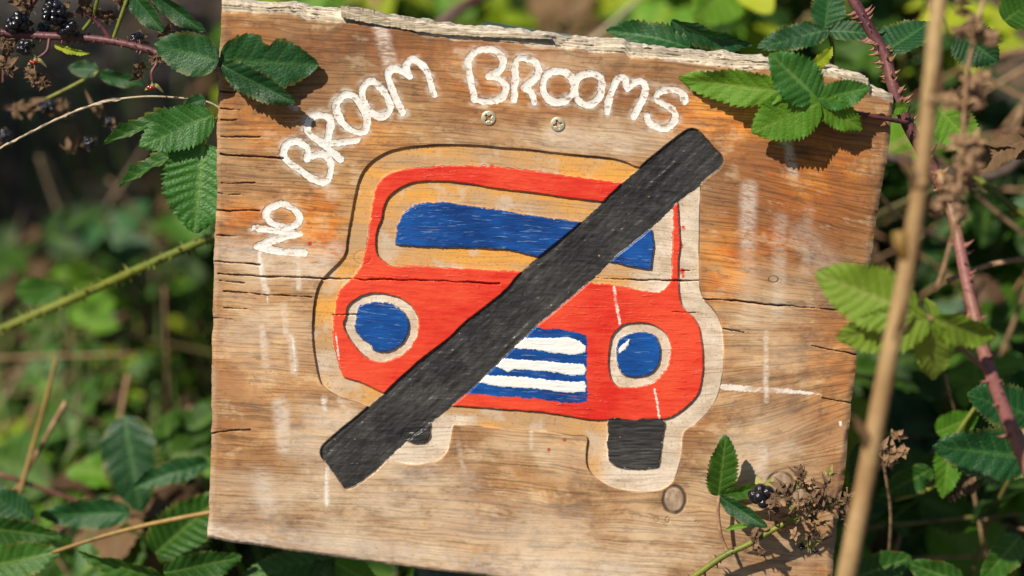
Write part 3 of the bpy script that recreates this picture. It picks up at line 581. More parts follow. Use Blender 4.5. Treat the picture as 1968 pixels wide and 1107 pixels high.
def hero_mesh(kind, mat):
    key = (kind, mat)
    if key not in _LC:
        k = {'a': (64, 9, .62, .13, 16, .16, .10, .010, 8, 1), 'b': (60, 9, .58, .13, 14, .26, .18, .014, 8, 2, .3), 'c': (68, 9, .66, .13, 17, .10, .05, .008, 9, 3, -.2, .05),
             'pleat': (76, 10, .70, .12, 19, .20, .14, .021, 10, 4), 'bitten': (60, 9, .60, .07, 13, .15, .10, .006, 7, 5, .1, 0, (.50, 1, .38)), 'narrow': (56, 8, .42, .15, 12, .30, .2, .012, 8, 6, .4, .08),
             'smooth': (56, 8, .60, .06, 12, .16, .12, .006, 7, 8, .15)}[kind]
        _LC[key] = make_leaf_mesh('leaflet', [(leaf_verts(*k), Matrix())], M[mat])
    return _LC[key]
def leaflet(parent, b, tp, width=None, roll=0.0, kind='a', mat='leaf_mid', name='leaflet', normal=None, flip=1):
    d = tp - b; Ln = d.length; y = d / Ln; n = (normal or BN).copy(); x = y.cross(n).normalized(); z = x.cross(y)
    if roll: q = Quaternion(y, R(roll)); x.rotate(q); z.rotate(q)
    me = hero_mesh(kind, mat); o = link(name, me, None)
    wr = {'a': .62, 'b': .58, 'c': .66, 'pleat': .70, 'bitten': .60, 'narrow': .42, 'smooth': .60}[kind]
    sx = Ln if width is None else width / wr
    mw = Matrix((x * sx * flip, y * Ln, z * Ln)).transposed().to_4x4(); mw.translation = b
    o.parent = parent; o.matrix_parent_inverse = Matrix.Translation(parent.location).inverted(); o.matrix_basis = mw
    return o
PXM = 1 / FPX                                                     # metres per photo pixel at the board
def LP(parent, bx, by, tx, ty, hb, ht, wpx=None, roll=0, kind='a', mat='leaf_mid', flip=1, normal=None):
    b = B(bx, by, hb); tp = B(tx, ty, ht); d = (b - CAM).dot(FW)
    return leaflet(parent, b, tp, None if wpx is None else wpx * d / FPX, roll, kind, mat, normal=normal, flip=flip)
def stem_part(parent, pts, r0, r1, mat, name='cane', sides=8, nth=0, ths=.004, thmat=None, seed=0, n=6, rough=0.0):
    rs = random.Random(seed); pts = catmull(pts, n); mb = MB(); tube(mb, pts, r0, r1, sides, rough, rs); off = parent.location if parent else pts[0]
    o = link(name, mb.mesh(name, off), parent, M[mat])
    if parent is None: o.location = off
    if nth:
        m2 = MB(); thorns(m2, pts, (r0 + r1) / 2, nth, ths, rs); k = link('thorns', m2.mesh('thorns', off), parent if parent else o, M[thmat or mat]); k['kind'] = 'stuff'
        if parent is None: pass
    return o

# ------------------------------------------------------------------ fruit and dry calyces
def ico(mb, c, r, sub=2):
    bm = bmesh.new(); bmesh.ops.create_icosphere(bm, subdivisions=sub, radius=1)
    bm.verts.ensure_lookup_table(); mb.add([Vector(c) + v.co * r for v in bm.verts], [tuple(v.index for v in f.verts) for f in bm.faces]); bm.free()
def berry_mesh(seed, n, full):
    rs = random.Random(seed); mb = MB(); pts = []
    if full:
        for row, (z, rr, k) in enumerate(((-.75, .35, 4), (-.35, .68, 8), (.1, .74, 8), (.52, .55, 6), (.85, .18, 2))):
            for j in range(k): a = 6.283 * (j + .5 * (row % 2)) / k; pts.append((rr * math.cos(a), rr * math.sin(a), z))
        rad = .32
    else:
        rad = .50
        for j in range(n): a = 6.283 * j / n * 1.0 + rs.uniform(-.2, .2); pts.append((.48 * math.cos(a), .48 * math.sin(a), rs.uniform(-.35, .45)))
        pts.append((0, 0, .45))
    for p in pts: ico(mb, (p[0] + rs.uniform(-.05, .05), p[1] + rs.uniform(-.05, .05), p[2] + rs.uniform(-.05, .05)), rad * rs.uniform(.88, 1.1), 2)
    return mb.mesh('berry')
BERRY = {('b', i): berry_mesh(i, 4 + i % 3, i == 2) for i in range(4)}
for k in list(BERRY): BERRY[k].materials.append(M['berry_black'])
RED = berry_mesh(9, 2, False); RED.materials.append(M['berry_red'])
def calyx_mesh(seed, mat, curl=.5, fuzz=30):
    rs = random.Random(seed); mb = MB()
    for k in range(5):
        a = 6.283 * k / 5 + rs.uniform(-.2, .2); ca, sa = math.cos(a), math.sin(a); L = rs.uniform(.8, 1.15); cu = curl * rs.uniform(.3, 1.6); vs = []
        for i in range(7):
            t = i / 6; w = .34 * math.sin(math.pi * min(1, .18 + t * .82)) ** .8 * (1 - t * .3); z = -cu * t * t + .15 * math.sin(t * 5 + k)
            for s in (-1, 0, 1):
                r_ = .12 + t * L; vs.append((ca * r_ - sa * s * w, sa * r_ + ca * s * w, z + abs(s) * .14 + rs.uniform(-.03, .03)))
        mb.add(vs, [(i * 3 + j, i * 3 + j + 1, i * 3 + j + 4, i * 3 + j + 3) for i in range(6) for j in range(2)])
    ico(mb, (0, 0, .06), .26, 1)
    for _ in range(fuzz):
        a = rs.uniform(0, 6.28); r_ = rs.uniform(.1, .32); d = Vector((math.cos(a) * r_ * 1.8, math.sin(a) * r_ * 1.8, rs.uniform(.3, .75))); b = Vector((math.cos(a) * r_, math.sin(a) * r_, .1)); s = d.cross(Vector((0, 0, 1))).normalized() * .03
        mb.add([b - s, b + s, b + d * .8 + s * .6, b + d * .8 - s * .6], [(0, 1, 2, 3)])
    me = mb.mesh('calyx'); me.materials.append(M[mat]); return me
CAL = {(m, i): calyx_mesh(20 + i, m, .2 + .5 * i, 22 if m != 'sepal_green' else 8) for m in ('dry_brown', 'dry_tan', 'sepal_green') for i in range(3)}
def put(parent, me, pos, size, axis=None, spin=0.0, name=None):
    o = link(name or me.name.split('.')[0], me, None); q = (axis or BN).to_track_quat('Z', 'Y') @ Quaternion((0, 0, 1), spin)
    o.parent = parent; o.location = pos - (parent.matrix_basis.translation if parent else Vector((0, 0, 0)))
    o.rotation_mode = 'QUATERNION'; o.rotation_quaternion = q; o.scale = (size,) * 3
    return o
rnd = random.Random(11)
def fruit(parent, px, py, h, rpx, var=0, calyx='dry_brown', tilt=None):
    s = rpx * PXM; p = B(px, py, h); ax = (BN + Vector((rnd.uniform(-.6, .6), 0, rnd.uniform(-.8, .4)))).normalized()
    o = put(parent, BERRY[('b', var)], p, s, ax, rnd.uniform(0, 6), 'blackberry')
    if calyx: put_child(o, CAL[(calyx, rnd.randrange(3))], Vector((0, 0, -.75)), 1.15, 'calyx')
    return o
def put_child(o, me, loc, sc_, name):
    c = link(name, me, o); c.location = loc; c.scale = (sc_,) * 3; c.rotation_euler = (0, 0, rnd.uniform(0, 6)); return c
def calyces(parent, lst, mat='dry_brown'):
    for px, py, h, r in lst:
        put(parent, CAL[(mat, rnd.randrange(3))], B(px, py, h), r * PXM * ((B(px, py, h) - CAM).dot(FW)), (BN + Vector((rnd.uniform(-1, 1), rnd.uniform(-.3, .3), rnd.uniform(-1, .6)))).normalized(), rnd.uniform(0, 6), 'dry_calyx')

# ------------------------------------------------------------------ the sign
def sign():
    root = thing('painted_sign', 'weathered wooden board reading NO BROOM BROOMS with a crossed-out red car', 'sign')
    root.matrix_basis = BM
    mat = sign_material(); q, fp, sub = build_sign()
    names = {0: 'board', 1: 'car_body', 2: 'windscreen', 3: 'headlight', 4: 'headlight', 5: 'grille', 6: 'grille_stripe', 7: 'grille_stripe', 8: 'grille_stripe', 9: 'wheel', 10: 'wheel', 11: 'crossing_bar'}
    labs = {1: 'red painted car body raised between bare wood grooves', 2: 'blue painted windscreen of the car', 5: 'blue car grille with white stripes', 11: 'thick black diagonal bar carved across the car', 0: 'weathered brown plank face with cracks and bare routed grooves'}
    obs = {}
    for k in list(range(12)) + [12 + i for i in range(len(LETTERS))]:
        f = q[fp == k]
        if not len(f): continue
        nm = names.get(k, 'letter'); o = link(nm, sub(nm, f, k == 0), root, mat); obs[k] = o
        if k in labs: o['label'] = labs[k]
        if k >= 12: o['label'] = 'white grooved hand-cut letter ' + LETTERS[k - 12][0]
    for k in (6, 7, 8): obs[k].parent = obs[5]
    # screws
    t = NT('brassy_screw'); oc = t.coord('Object'); n1 = t.noise(oc, 1.2, 4)
    sm = t.fin(t.mix(t.ramp(n1, .35, .65), (.62, .52, .34), (.72, .64, .46)), .38, t.bump(t.noise(oc, 6, 3), .03, .12)); t.b.inputs['Metallic'].default_value = .55
    t2 = NT('screw_recess_dark'); dk = t2.fin(t2.mix(t2.noise(t2.coord('Object'), 3, 2), (.03, .025, .02), (.10, .08, .055)), .7)  # darker material for the inside of the cross recess
    def screw(px, py, ang, name):
        mb = MB(); nr, na = 14, 64; vs = []; fs = []
        for i in range(nr + 1):
            r = i / nr
            for j in range(na):
                a = 6.28318 * j / na; x, y = r * math.cos(a), r * math.sin(a)
                z = .16 - .10 * r * r if r < .86 else .08 - (r - .86) * 1.5
                c, s = math.cos(ang), math.sin(ang); u, v = abs(x * c + y * s), abs(-x * s + y * c)
                arm = max(min(.56 - u, .13 - v), min(.56 - v, .13 - u)); dimple = .19 - max(u, v) * .8
                dd = max(0, min(1, max(arm, dimple) / .06)); z -= dd * .42 * (1 - .5 * r)
                vs.append((x, y, z))
        for i in range(nr):
            for j in range(na): j2 = (j + 1) % na; fs.append((i * na + j, (i + 1) * na + j, (i + 1) * na + j2, i * na + j2))
        vs += [(math.cos(6.28318 * j / na) * .9, math.sin(6.28318 * j / na) * .9, -1.2) for j in range(na)]
        fs += [(nr * na + j, (nr + 1) * na + j, (nr + 1) * na + (j + 1) % na, nr * na + (j + 1) % na) for j in range(na)]
        mb.add(vs, fs); me = mb.mesh(name); me.materials.append(sm); me.materials.append(dk)
        for p in me.polygons:
            if len(p.vertices) == 4 and p.center.z < -.02 and math.hypot(p.center.x, p.center.y) < .7: p.material_index = 1
        o = link('screw', me, root); o.location = BMI @ B(px, py, .0003); o.scale = (15 * PXM,) * 3; o['label'] = 'cross-head screw driven flush into the board'
    screw(939, 227, .75, 'screw'); screw(1072, 239, .25, 'screw')
    # a lifting splinter of grey wood along the top
    t = NT('grey_splinter_wood'); oc = t.coord('Object'); fi = t.noise(oc, 1, 4, .6, (60, 1500, 900))
    gm_ = t.fin(t.mix(t.ramp(fi, .35, .62), (.56, .47, .34), (.20, .16, .10)), .85, t.bump(fi, .0008, .8))
    top = [(655,12),(690,14),(720,20),(760,31),(800,35),(850,44),(900,54),(960,60),(1010,64),(1060,72)]
    bot = [(656,33),(690,40),(720,46),(760,52),(800,60),(850,66),(900,69),(960,72),(1010,74),(1060,75)]
    ra = random.Random(3); n = 90; mb = MB(); vs = []
    for i in range(n + 1):
        t_ = i / n * (len(top) - 1); k = min(int(t_), len(top) - 2); f = t_ - k
        a = np.array(top[k]) * (1 - f) + np.array(top[k + 1]) * f; b = np.array(bot[k]) * (1 - f) + np.array(bot[k + 1]) * f
        lift = .0026 * max(0, 1 - 2.2 * i / n) + .0004; j1 = ra.uniform(-1.2, 1.2); j2 = ra.uniform(-1, 1)
        p0 = B(a[0], a[1] + j1, -.012 + lift * .5); p1 = B(*(a * .6 + b * .4), -.003 + lift); p2 = B(b[0], b[1] + j2, .0004 + lift * .7); p3 = p2 - BN * .005 - BU * .0005; p4 = p0 - BN * .006
        vs += [BMI @ p for p in (p0, p1, p2, p3, p4)]
    fs = [(i * 5 + j, i * 5 + (j + 1) % 5, (i + 1) * 5 + (j + 1) % 5, (i + 1) * 5 + j) for i in range(n) for j in range(5)] + [(0, 1, 2, 3, 4), tuple(n * 5 + j for j in (4, 3, 2, 1, 0))]
    mb.add(vs, fs); o = link('splinter', mb.mesh('splinter', smooth=False), root, gm_); o['label'] = 'grey splinter lifting off the top edge'
sign()
# post behind the board
def post():
    t = NT('green_painted_post'); oc = t.coord('Object'); n1 = t.noise(oc, 1, 4, .6, (300, 40, 6)); n2 = t.noise(oc, 22, 4)
    m = t.fin(t.mix(t.ramp(n2, .45, .7), (.030, .065, .050), t.mix(n1, (.16, .19, .13), (.27, .28, .2))), .7, t.bump(n1, .001, .6))
    tl, tr = B(918, 44, -.047), B(1192, 86, -.047); bl = B(792, 1120, -.047); br = B(1062, 1150, -.047)
    ext = 1.55
    bl = tl + (bl - tl) * ext; br = tr + (br - tr) * ext
    while min(bl.z, br.z) > -.08: bl += (bl - tl).normalized() * .02; br += (br - tr).normalized() * .02
    bk = -BN * .045; vs = [tl, tr, br, bl, tl + bk, tr + bk, br + bk, bl + bk]
    bm = bmesh.new(); bv = [bm.verts.new(v - bl) for v in vs]
    for f in ((0, 3, 2, 1), (4, 5, 6, 7), (0, 1, 5, 4), (1, 2, 6, 5), (2, 3, 7, 6), (3, 0, 4, 7)): bm.faces.new([bv[i] for i in f])
    bmesh.ops.bevel(bm, geom=bm.edges[:], offset=.003, segments=2, affect='EDGES'); me = bpy.data.meshes.new('sign_post'); bm.to_mesh(me); bm.free()
    o = link('sign_post', me, None, m); o.location = bl; tag(o, 'broad dark green painted plank standing behind the car sign as its post', 'post')
post()

# ------------------------------------------------------------------ bramble bushes, each with its canes and leaves
_BL = {}
def bush_leaf(var, mat):
    if (var, mat) not in _BL:
        lobes = []; k = [3, 5, 3, 1][var]
        lv = lambda s: leaf_verts(24, 3, .68, .15, 9, .2, .14 + .1 * (s % 2), .014, 6, s, .2)
        for j in range(k):
            if k == 1: mx = Matrix.Scale(1.0, 4)
            elif j == 0: mx = Matrix.Translation((0, .42, 0)) @ Matrix.Scale(.62, 4)
            else:
                sgn = -1 if j % 2 else 1; ang = (62 if j < 3 else 125) * sgn
                mx = Matrix.Translation((0, .34 if j < 3 else .30, 0)) @ Matrix.Rotation(R(-ang), 4, 'Z') @ Matrix.Rotation(R(14 * sgn), 4, 'Y') @ Matrix.Scale(.52 if j < 3 else .38, 4)
            lobes.append((lv(40 + var * 7 + j), mx))
        mb = MB(); 
        if k > 1:
            tb = MB(); tube(tb, [Vector((0, 0, 0)), Vector((0, .2, .01)), Vector((0, .44, 0))], .014, .010, 5); lobes.append(((tb.v, tb.f, [1.] * len(tb.v), [0.] * len(tb.v)), Matrix()))
        _BL[(var, mat)] = make_leaf_mesh('leaf', lobes, M[mat])
    return _BL[(var, mat)]
NB = [0]
def bush(label, boxes, ncane, nleaf, mats, size=(.06, .10), seed=0, cane='cane_bush', name='bramble_bush', cat='bush', lift=.5, spread=.95, ntwig=0):
    rs = random.Random(seed); c = P(*boxes[0][:1], boxes[0][2], (boxes[0][4] + boxes[0][5]) / 2) if False else P((boxes[0][0] + boxes[0][1]) / 2, (boxes[0][2] + boxes[0][3]) / 2, (boxes[0][4] + boxes[0][5]) / 2)
    root = thing(name, label, cat, (c.x, c.y, 0))
    for k in range(ncane):
        x0, x1, y0, y1, d0, d1 = boxes[k % len(boxes)]
        tip = P(rs.uniform(x0, x1), rs.uniform(y0, y1), rs.uniform(d0, d1))
        if tip.z < .06: tip.z = .06
        a = rs.uniform(0, 6.28); L = rs.uniform(.12, .34)
        # canes root further from the camera, so none crosses in front of the board
        base = Vector((tip.x + math.cos(a) * L, tip.y + abs(math.sin(a)) * L + .04, -.01))
        mid = (base + tip) / 2 + Vector((0, .03, tip.z * lift * .35)); mid.x += rs.uniform(-.05, .05)
        pts = catmull([base, mid, tip], 7); mb = MB(); tube(mb, pts, .0042, .0018, 6); thorns(mb, pts, .003, 10, .004, rs)
        link('cane', mb.mesh('cane', root.location), root, M[cane])
        for j in range(nleaf):
            t = 1 - (j / nleaf) ** 1.25 * spread; i = min(int(t * (len(pts) - 1)), len(pts) - 2); p = pts[i].lerp(pts[i + 1], t * (len(pts) - 1) - i)
            n = (Vector((0, 0, .75)) + SUNDIR * .75 + Vector((rs.gauss(0, .45), rs.gauss(0, .45), rs.gauss(0, .3)))).normalized()
            b = rs.uniform(0, 6.28); ax = Vector((math.cos(b), math.sin(b), rs.uniform(-.5, .15)))
            if ax.y < -.3 and rs.random() < .5: ax.y *= -1
            x = ax.cross(n).normalized(); y = n.cross(x); s = rs.uniform(*size); x = x * rs.uniform(.78, 1.18); n = n * rs.uniform(.6, 1.9)
            m = rs.choices([q[0] for q in mats], [q[1] for q in mats])[0]
            o = link('leaf', bush_leaf(rs.choice((0, 0, 1, 2, 3)), m), root)
            mw = Matrix((x * s, y * s, n * s)).transposed().to_4x4(); mw.translation = p - root.location; o.matrix_basis = mw
    for k in range(ntwig):
        x0, x1, y0, y1, d0, d1 = boxes[k % len(boxes)]; a = P(rs.uniform(x0, x1), rs.uniform(y0, y1), rs.uniform(d0 - .06, d1)); v = Vector((rs.gauss(0, 1), rs.gauss(0, .4), rs.gauss(0, 1))).normalized() * rs.uniform(.05, .13)
        mb = MB(); tube(mb, catmull([a - v, a + Vector((rs.gauss(0, .012), rs.gauss(0, .012), rs.gauss(0, .012))), a + v], 5), .0019, .0011, 5); link('twig', mb.mesh('twig', root.location), root, M[rs.choice(('dry_tan', 'dry_brown', 'cane_pink', 'cane_bush'))])
    return root
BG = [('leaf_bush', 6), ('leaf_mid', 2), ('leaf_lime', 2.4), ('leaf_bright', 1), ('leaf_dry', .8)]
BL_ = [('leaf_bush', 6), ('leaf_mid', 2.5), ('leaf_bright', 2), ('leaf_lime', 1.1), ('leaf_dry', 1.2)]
LIT = [('leaf_lime', 6), ('leaf_bright', 3), ('leaf_bush', 1.5), ('leaf_dry', 1.4)]  # brighter leaf mix puts sunlight into the colour
DK = [('leaf_bush', 6), ('leaf_deep', 3), ('leaf_mid', 2), ('leaf_bright', .7), ('leaf_dry', .7)]  # darker leaf mix puts dense shade into the colour
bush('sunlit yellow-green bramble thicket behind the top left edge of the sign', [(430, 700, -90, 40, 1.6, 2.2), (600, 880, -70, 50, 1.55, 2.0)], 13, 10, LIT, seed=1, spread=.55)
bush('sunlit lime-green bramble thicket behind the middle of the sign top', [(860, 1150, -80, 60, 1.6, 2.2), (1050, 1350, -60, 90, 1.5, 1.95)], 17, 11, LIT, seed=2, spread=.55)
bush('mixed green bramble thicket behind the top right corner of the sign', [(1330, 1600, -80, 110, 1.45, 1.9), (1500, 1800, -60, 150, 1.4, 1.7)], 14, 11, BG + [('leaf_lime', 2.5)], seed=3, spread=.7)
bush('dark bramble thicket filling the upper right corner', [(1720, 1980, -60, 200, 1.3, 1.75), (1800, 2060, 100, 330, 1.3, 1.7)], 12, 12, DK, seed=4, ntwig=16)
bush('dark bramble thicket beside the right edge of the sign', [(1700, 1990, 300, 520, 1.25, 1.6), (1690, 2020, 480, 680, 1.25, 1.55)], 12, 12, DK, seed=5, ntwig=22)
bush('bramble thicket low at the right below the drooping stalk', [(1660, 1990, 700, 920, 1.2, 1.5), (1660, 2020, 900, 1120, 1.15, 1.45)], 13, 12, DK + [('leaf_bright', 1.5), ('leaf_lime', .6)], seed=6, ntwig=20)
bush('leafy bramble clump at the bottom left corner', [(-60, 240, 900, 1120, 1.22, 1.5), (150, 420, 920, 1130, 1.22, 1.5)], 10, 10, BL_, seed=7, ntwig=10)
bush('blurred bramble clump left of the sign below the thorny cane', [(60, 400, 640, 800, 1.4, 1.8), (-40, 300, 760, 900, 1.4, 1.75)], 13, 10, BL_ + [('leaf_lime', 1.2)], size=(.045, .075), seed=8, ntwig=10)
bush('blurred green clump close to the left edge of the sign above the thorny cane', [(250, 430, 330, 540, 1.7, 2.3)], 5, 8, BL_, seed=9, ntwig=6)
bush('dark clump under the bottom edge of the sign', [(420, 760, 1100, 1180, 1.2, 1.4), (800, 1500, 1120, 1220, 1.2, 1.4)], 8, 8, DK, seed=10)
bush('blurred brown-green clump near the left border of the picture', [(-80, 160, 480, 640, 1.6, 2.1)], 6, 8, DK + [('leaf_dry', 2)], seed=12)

# ------------------------------------------------------------------ ground cover, grass, litter: nobody could count these
def blade(mb, p, h, w, lean, rs):
    d = Vector((math.cos(lean), math.sin(lean), 0)) * h * rs.uniform(.15, .7); s = Vector((-math.sin(lean), math.cos(lean), 0)) * w
    a, b, c = p, p + d * .3 + Vector((0, 0, h * .6)), p + d + Vector((0, 0, h))
    mb.add([a - s, a + s, b + s * .8, b - s * .8, c], [(0, 1, 2, 3), (3, 2, 4)])
def cover():
    rs = random.Random(31); g = MB(); d = MB()
    for _ in range(5200):
        px = rs.uniform(-200, 2160); py = rs.uniform(-80, 1500); r = ray(px, py); p = CAM + r * (CAMZ / -r.z)
        if vnoise(p.x * 2.1, p.y * 2.1) < (.52 if px < 420 and py < 420 else .36): continue
        dry = rs.random() < (.55 if px < 600 else .3)
        blade(d if dry else g, p, rs.uniform(.05, .26), rs.uniform(.0015, .0035), rs.uniform(0, 6.28), rs)
    t = NT('grass_green'); m = t.fin(t.mix(t.noise(t.coord(), 4, 2), (.06, .13, .015), (.16, .26, .03)), .6)
    tag(link('grass', g.mesh('grass'), None, m), 'blurred green grass growing from the soil behind the sign', 'grass', kind='stuff')
    tag(link('dry_grass', d.mesh('dry_grass'), None, M['straw_old']), 'pale dry grass blades on the ground behind the sign', 'grass', kind='stuff')
    l = MB()
    for _ in range(2600):
        px = rs.uniform(-200, 2160); py = rs.uniform(-80, 1400); r = ray(px, py); p = CAM + r * (CAMZ / -r.z) + Vector((0, 0, rs.uniform(.01, .03)))
        s = rs.uniform(.012, .035); a = rs.uniform(0, 6.28); u = Vector((math.cos(a), math.sin(a), rs.uniform(-.3, .3))) * s; v = Vector((-math.sin(a), math.cos(a), rs.uniform(-.3, .3))) * s * .5
        l.add([p - u, p - v * .9 + Vector((0, 0, s * .2)), p + u, p + v], [(0, 1, 2, 3)])
    tag(link('leaf_litter', l.mesh('leaf_litter', smooth=False), None, M['dry_brown']), 'brown dead leaf litter lying on the soil', 'leaf litter', kind='stuff')
def vnoise(x, y): return float(vn(np.array([x + 50.]), np.array([y + 50.]), 3)[0])
cover()

# ------------------------------------------------------------------ unseen greenery added left of the view to shade the ground behind the sign
def shade_hedge():
    rs = random.Random(77); root = thing('shade_hedge', 'unseen leafy screen added past the left border to shade the bare soil', 'shade_hedge', (-1.78, 1.62, 0))
    for k in range(7):
        b = Vector((rs.uniform(-.35, .35), rs.uniform(-.5, .6), -.02)); tp = b + Vector((rs.uniform(-.2, .2), rs.uniform(-.2, .2), rs.uniform(1.5, 2.1)))
        mb = MB(); tube(mb, catmull([b, (b + tp) / 2 + Vector((rs.uniform(-.1, .1), rs.uniform(-.1, .1), 0)), tp], 6), .016, .005, 7); link('trunk', mb.mesh('trunk'), root, M['dead_dark'])
    V, F, VE = [], [], []
    vs, fs, ve, ed = leaf_verts(6, 1, .7, .1, 5, .2, .12, 0, 4, 3)
    for k in range(2600):
        c = Vector((rs.gauss(0, .28), rs.gauss(0, .42), rs.uniform(.25, 2.1))); n = (Vector((0, 0, 1)) + Vector((rs.gauss(0, .6), rs.gauss(0, .6), 0))).normalized(); a = Vector((rs.uniform(-1, 1), rs.uniform(-1, 1), -.2)); x = a.cross(n).normalized(); y = n.cross(x); s_ = rs.uniform(.06, .10)
        if abs(c.x) > .62: continue
        m = Matrix((x * s_, y * s_, n * s_)).transposed().to_4x4(); m.translation = c; q = len(V)
        V += [tuple(m @ Vector(v)) for v in vs]; F += [tuple(i + q for i in f) for f in fs]; VE += ve
    me = bpy.data.meshes.new('foliage'); me.from_pydata(V, [], F); t = me.attributes.new('vein', 'FLOAT', 'POINT'); t.data.foreach_set('value', VE); o = link('foliage', me, root, M['leaf_mid']); o['kind'] = 'stuff'
shade_hedge()

# ------------------------------------------------------------------ sprays in front of and around the board
def spray(label, px, py, h, name='bramble_spray', cat='bramble'): return thing(name, label, cat, B(px, py, h))

s = spray('dark green three-leaflet bramble leaf overlapping the top left of the sign', 422, 128, .008)
LP(s, 420, 118, 294, 84, .010, .012, 84, 5, 'smooth', 'leaf_deep'); LP(s, 421, 116, 610, 126, .007, .010, 112, 0, 'bitten', 'leaf_deep', flip=-1); LP(s, 426, 124, 563, 202, .008, .016, 60, 14, 'a', 'leaf_deep')
stem_part(s, [B(424, 122, .008), B(410, 130, .002), B(398, 132, -.01)], .0012, .0014, 'cane_purple', 'petiole')

s = spray('bright green five-leaflet bramble leaf lying over the top right corner of the sign', 1568, 196, .02)
LP(s, 1512, 176, 1298, 156, .016, .005, 70, -12, 'a', 'leaf_bright'); LP(s, 1570, 190, 1484, 104, .015, .022, 92, 5, 'a', 'leaf_fresh'); LP(s, 1572, 190, 1674, 170, .015, .018, 58, 5, 'a', 'leaf_fresh')
LP(s, 1574, 198, 1446, 258, .016, .014, 100, -5, 'c', 'leaf_bright'); LP(s, 1572, 192, 1660, 252, .015, .012, 56, 5, 'a', 'leaf_bright'); LP(s, 1560, 130, 1604, 90, -.01, -.012, 26, 20, 'narrow', 'leaf_lime')
stem_part(s, [B(1568, 196, .012), B(1530, 186, .012), B(1500, 172, .013)], .0008, .0007, 'cane_purple', 'petiole')
stem_part(s, [B(1570, 194, .0125), B(1625, 212, .009), B(1690, 226, .006), B(1745, 236, -.004)], .0010, .0014, 'cane_purple', 'petiole', nth=9, ths=.003, seed=4)

s = spray('thorny purple bramble cane rising past the top right corner of the sign', 1760, 300, -.02)
stem_part(s, [B(1630, -20, -.035), B(1668, 50, -.03), B(1700, 105, -.026), B(1718, 170, -.02), B(1745, 240, -.015), B(1790, 320, -.01), B(1815, 372, -.006)], .0032, .0038, 'cane_purple', nth=75, ths=.0065, seed=5, thmat='cane_pink')
LP(s, 1745, 205, 1700, 213, -.008, .0, 24, 0, 'a', 'leaf_bright'); LP(s, 1704, 100, 1790, 30, -.03, -.04, 110, -10, 'pleat', 'leaf_deep', normal=(BN * .5 + BU * .9).normalized())

s = spray('pinkish thorny cane running down the right side behind the foreground leaves', 1900, 650, .03)
stem_part(s, [B(1805, 330, .04), B(1835, 430, .06), B(1862, 560, .075), B(1895, 690, .09), B(1935, 800, .095), B(1985, 920, .10)], .0028, .0042, 'cane_pink', nth=34, ths=.006, seed=6)
stem_part(s, [B(1872, 590, .078), B(1840, 640, .09), B(1812, 620, .10), B(1780, 610, .112)], .0016, .0013, 'cane_pink', 'side_stem')
stem_part(s, [B(1905, 720, .092), B(1870, 690, .10), B(1830, 650, .108)], .0016, .0013, 'cane_pink', 'side_stem', nth=5, seed=7)

s = spray('soft-focus young yellow-green leaf cluster in front of the right edge of the sign', 1790, 612, .10)
LP(s, 1758, 602, 1566, 528, .115, .105, 124, -4, 'pleat', 'leaf_young'); LP(s, 1784, 612, 1606, 660, .115, .105, 100, -8, 'pleat', 'leaf_young'); LP(s, 1788, 620, 1800, 738, .115, .10, 72, 5, 'a', 'leaf_young')
LP(s, 1792, 612, 1922, 662, .115, .11, 62, 20, 'b', 'leaf_young'); LP(s, 1790, 610, 1786, 568, .10, .09, 40, 35, 'b', 'leaf_young')
stem_part(s, [B(1752, 596, .11), B(1775, 605, .113), B(1792, 614, .114)], .0012, .0014, 'cane_pink', 'petiole')

o = stem_part(None, [B(1812, -60, .2), B(1798, 60, .2), B(1782, 240, .2), B(1762, 400, .2), B(1735, 560, .2), B(1700, 730, .2), B(1662, 930, .2), B(1625, 1120, .2), B(1560, 1500, .16)], .0034, .0050, 'straw', 'dry_stalk', 14, n=8, rough=.04)
tag(o, 'thick out-of-focus straw-coloured dry stalk crossing the right side in front of the sign', 'stalk')
for k, (px, py) in enumerate(((1790, 190), (1768, 352))):
    mb = MB(); c = B(px, py, .2); tube(mb, [c - BU * .006, c - BU * .002, c + BU * .002, c + BU * .006], .0038, .0038, 12); tube(mb, [c - BU * .0022, c + BU * .0022], .0044, .0044, 12); q = link('stem_node', mb.mesh('stem_node', o.location), o, M['straw'])
mb = MB(); tube(mb, catmull([B(1748, 510, .2), B(1738, 490, .202), B(1732, 470, .202), B(1730, 448, .2)], 5), .0018, .0042, 8); link('bud', mb.mesh('bud', o.location), o, M['straw_gold'])

s = spray('tan dried flower heads on a thin stem beyond the dry stalk at upper right', 1850, 250, .06, 'dried_flower_stem', 'dried flowers')
stem_part(s, [B(1900, -40, .12), B(1862, 120, .13), B(1850, 260, .13), B(1838, 420, .13), B(1800, 560, .12)], .0009, .0012, 'dry_tan', 'stem')
for cx_, cy_ in ((1872, 40), (1848, 190), (1838, 305), (1836, 385)):
    calyces(s, [(cx_ + rnd.uniform(-34, 34), cy_ + rnd.uniform(-38, 38), .128 + rnd.uniform(-.01, .01), rnd.uniform(18, 27)) for _ in range(9)], 'dry_tan')
s = spray('brown curled dead leaf hanging behind the stalk at the right', 1900, 300, -.04, 'dead_leaf', 'dead leaf')
LP(s, 1968, 270, 1850, 325, -.04, -.03, 60, 50, 'b', 'leaf_dry'); LP(s, 1990, 290, 1880, 300, -.05, -.04, 60, -60, 'narrow', 'leaf_dry')
s = spray('brown dried flower heads and broken leaf beside the dry stalk at lower right', 1690, 870, -.03, 'dried_flower_stem', 'dried flowers')
stem_part(s, [B(1700, 1150, -.05), B(1712, 1000, -.04), B(1700, 900, -.03), B(1690, 830, -.03)], .0012, .0010, 'dry_brown', 'stem')
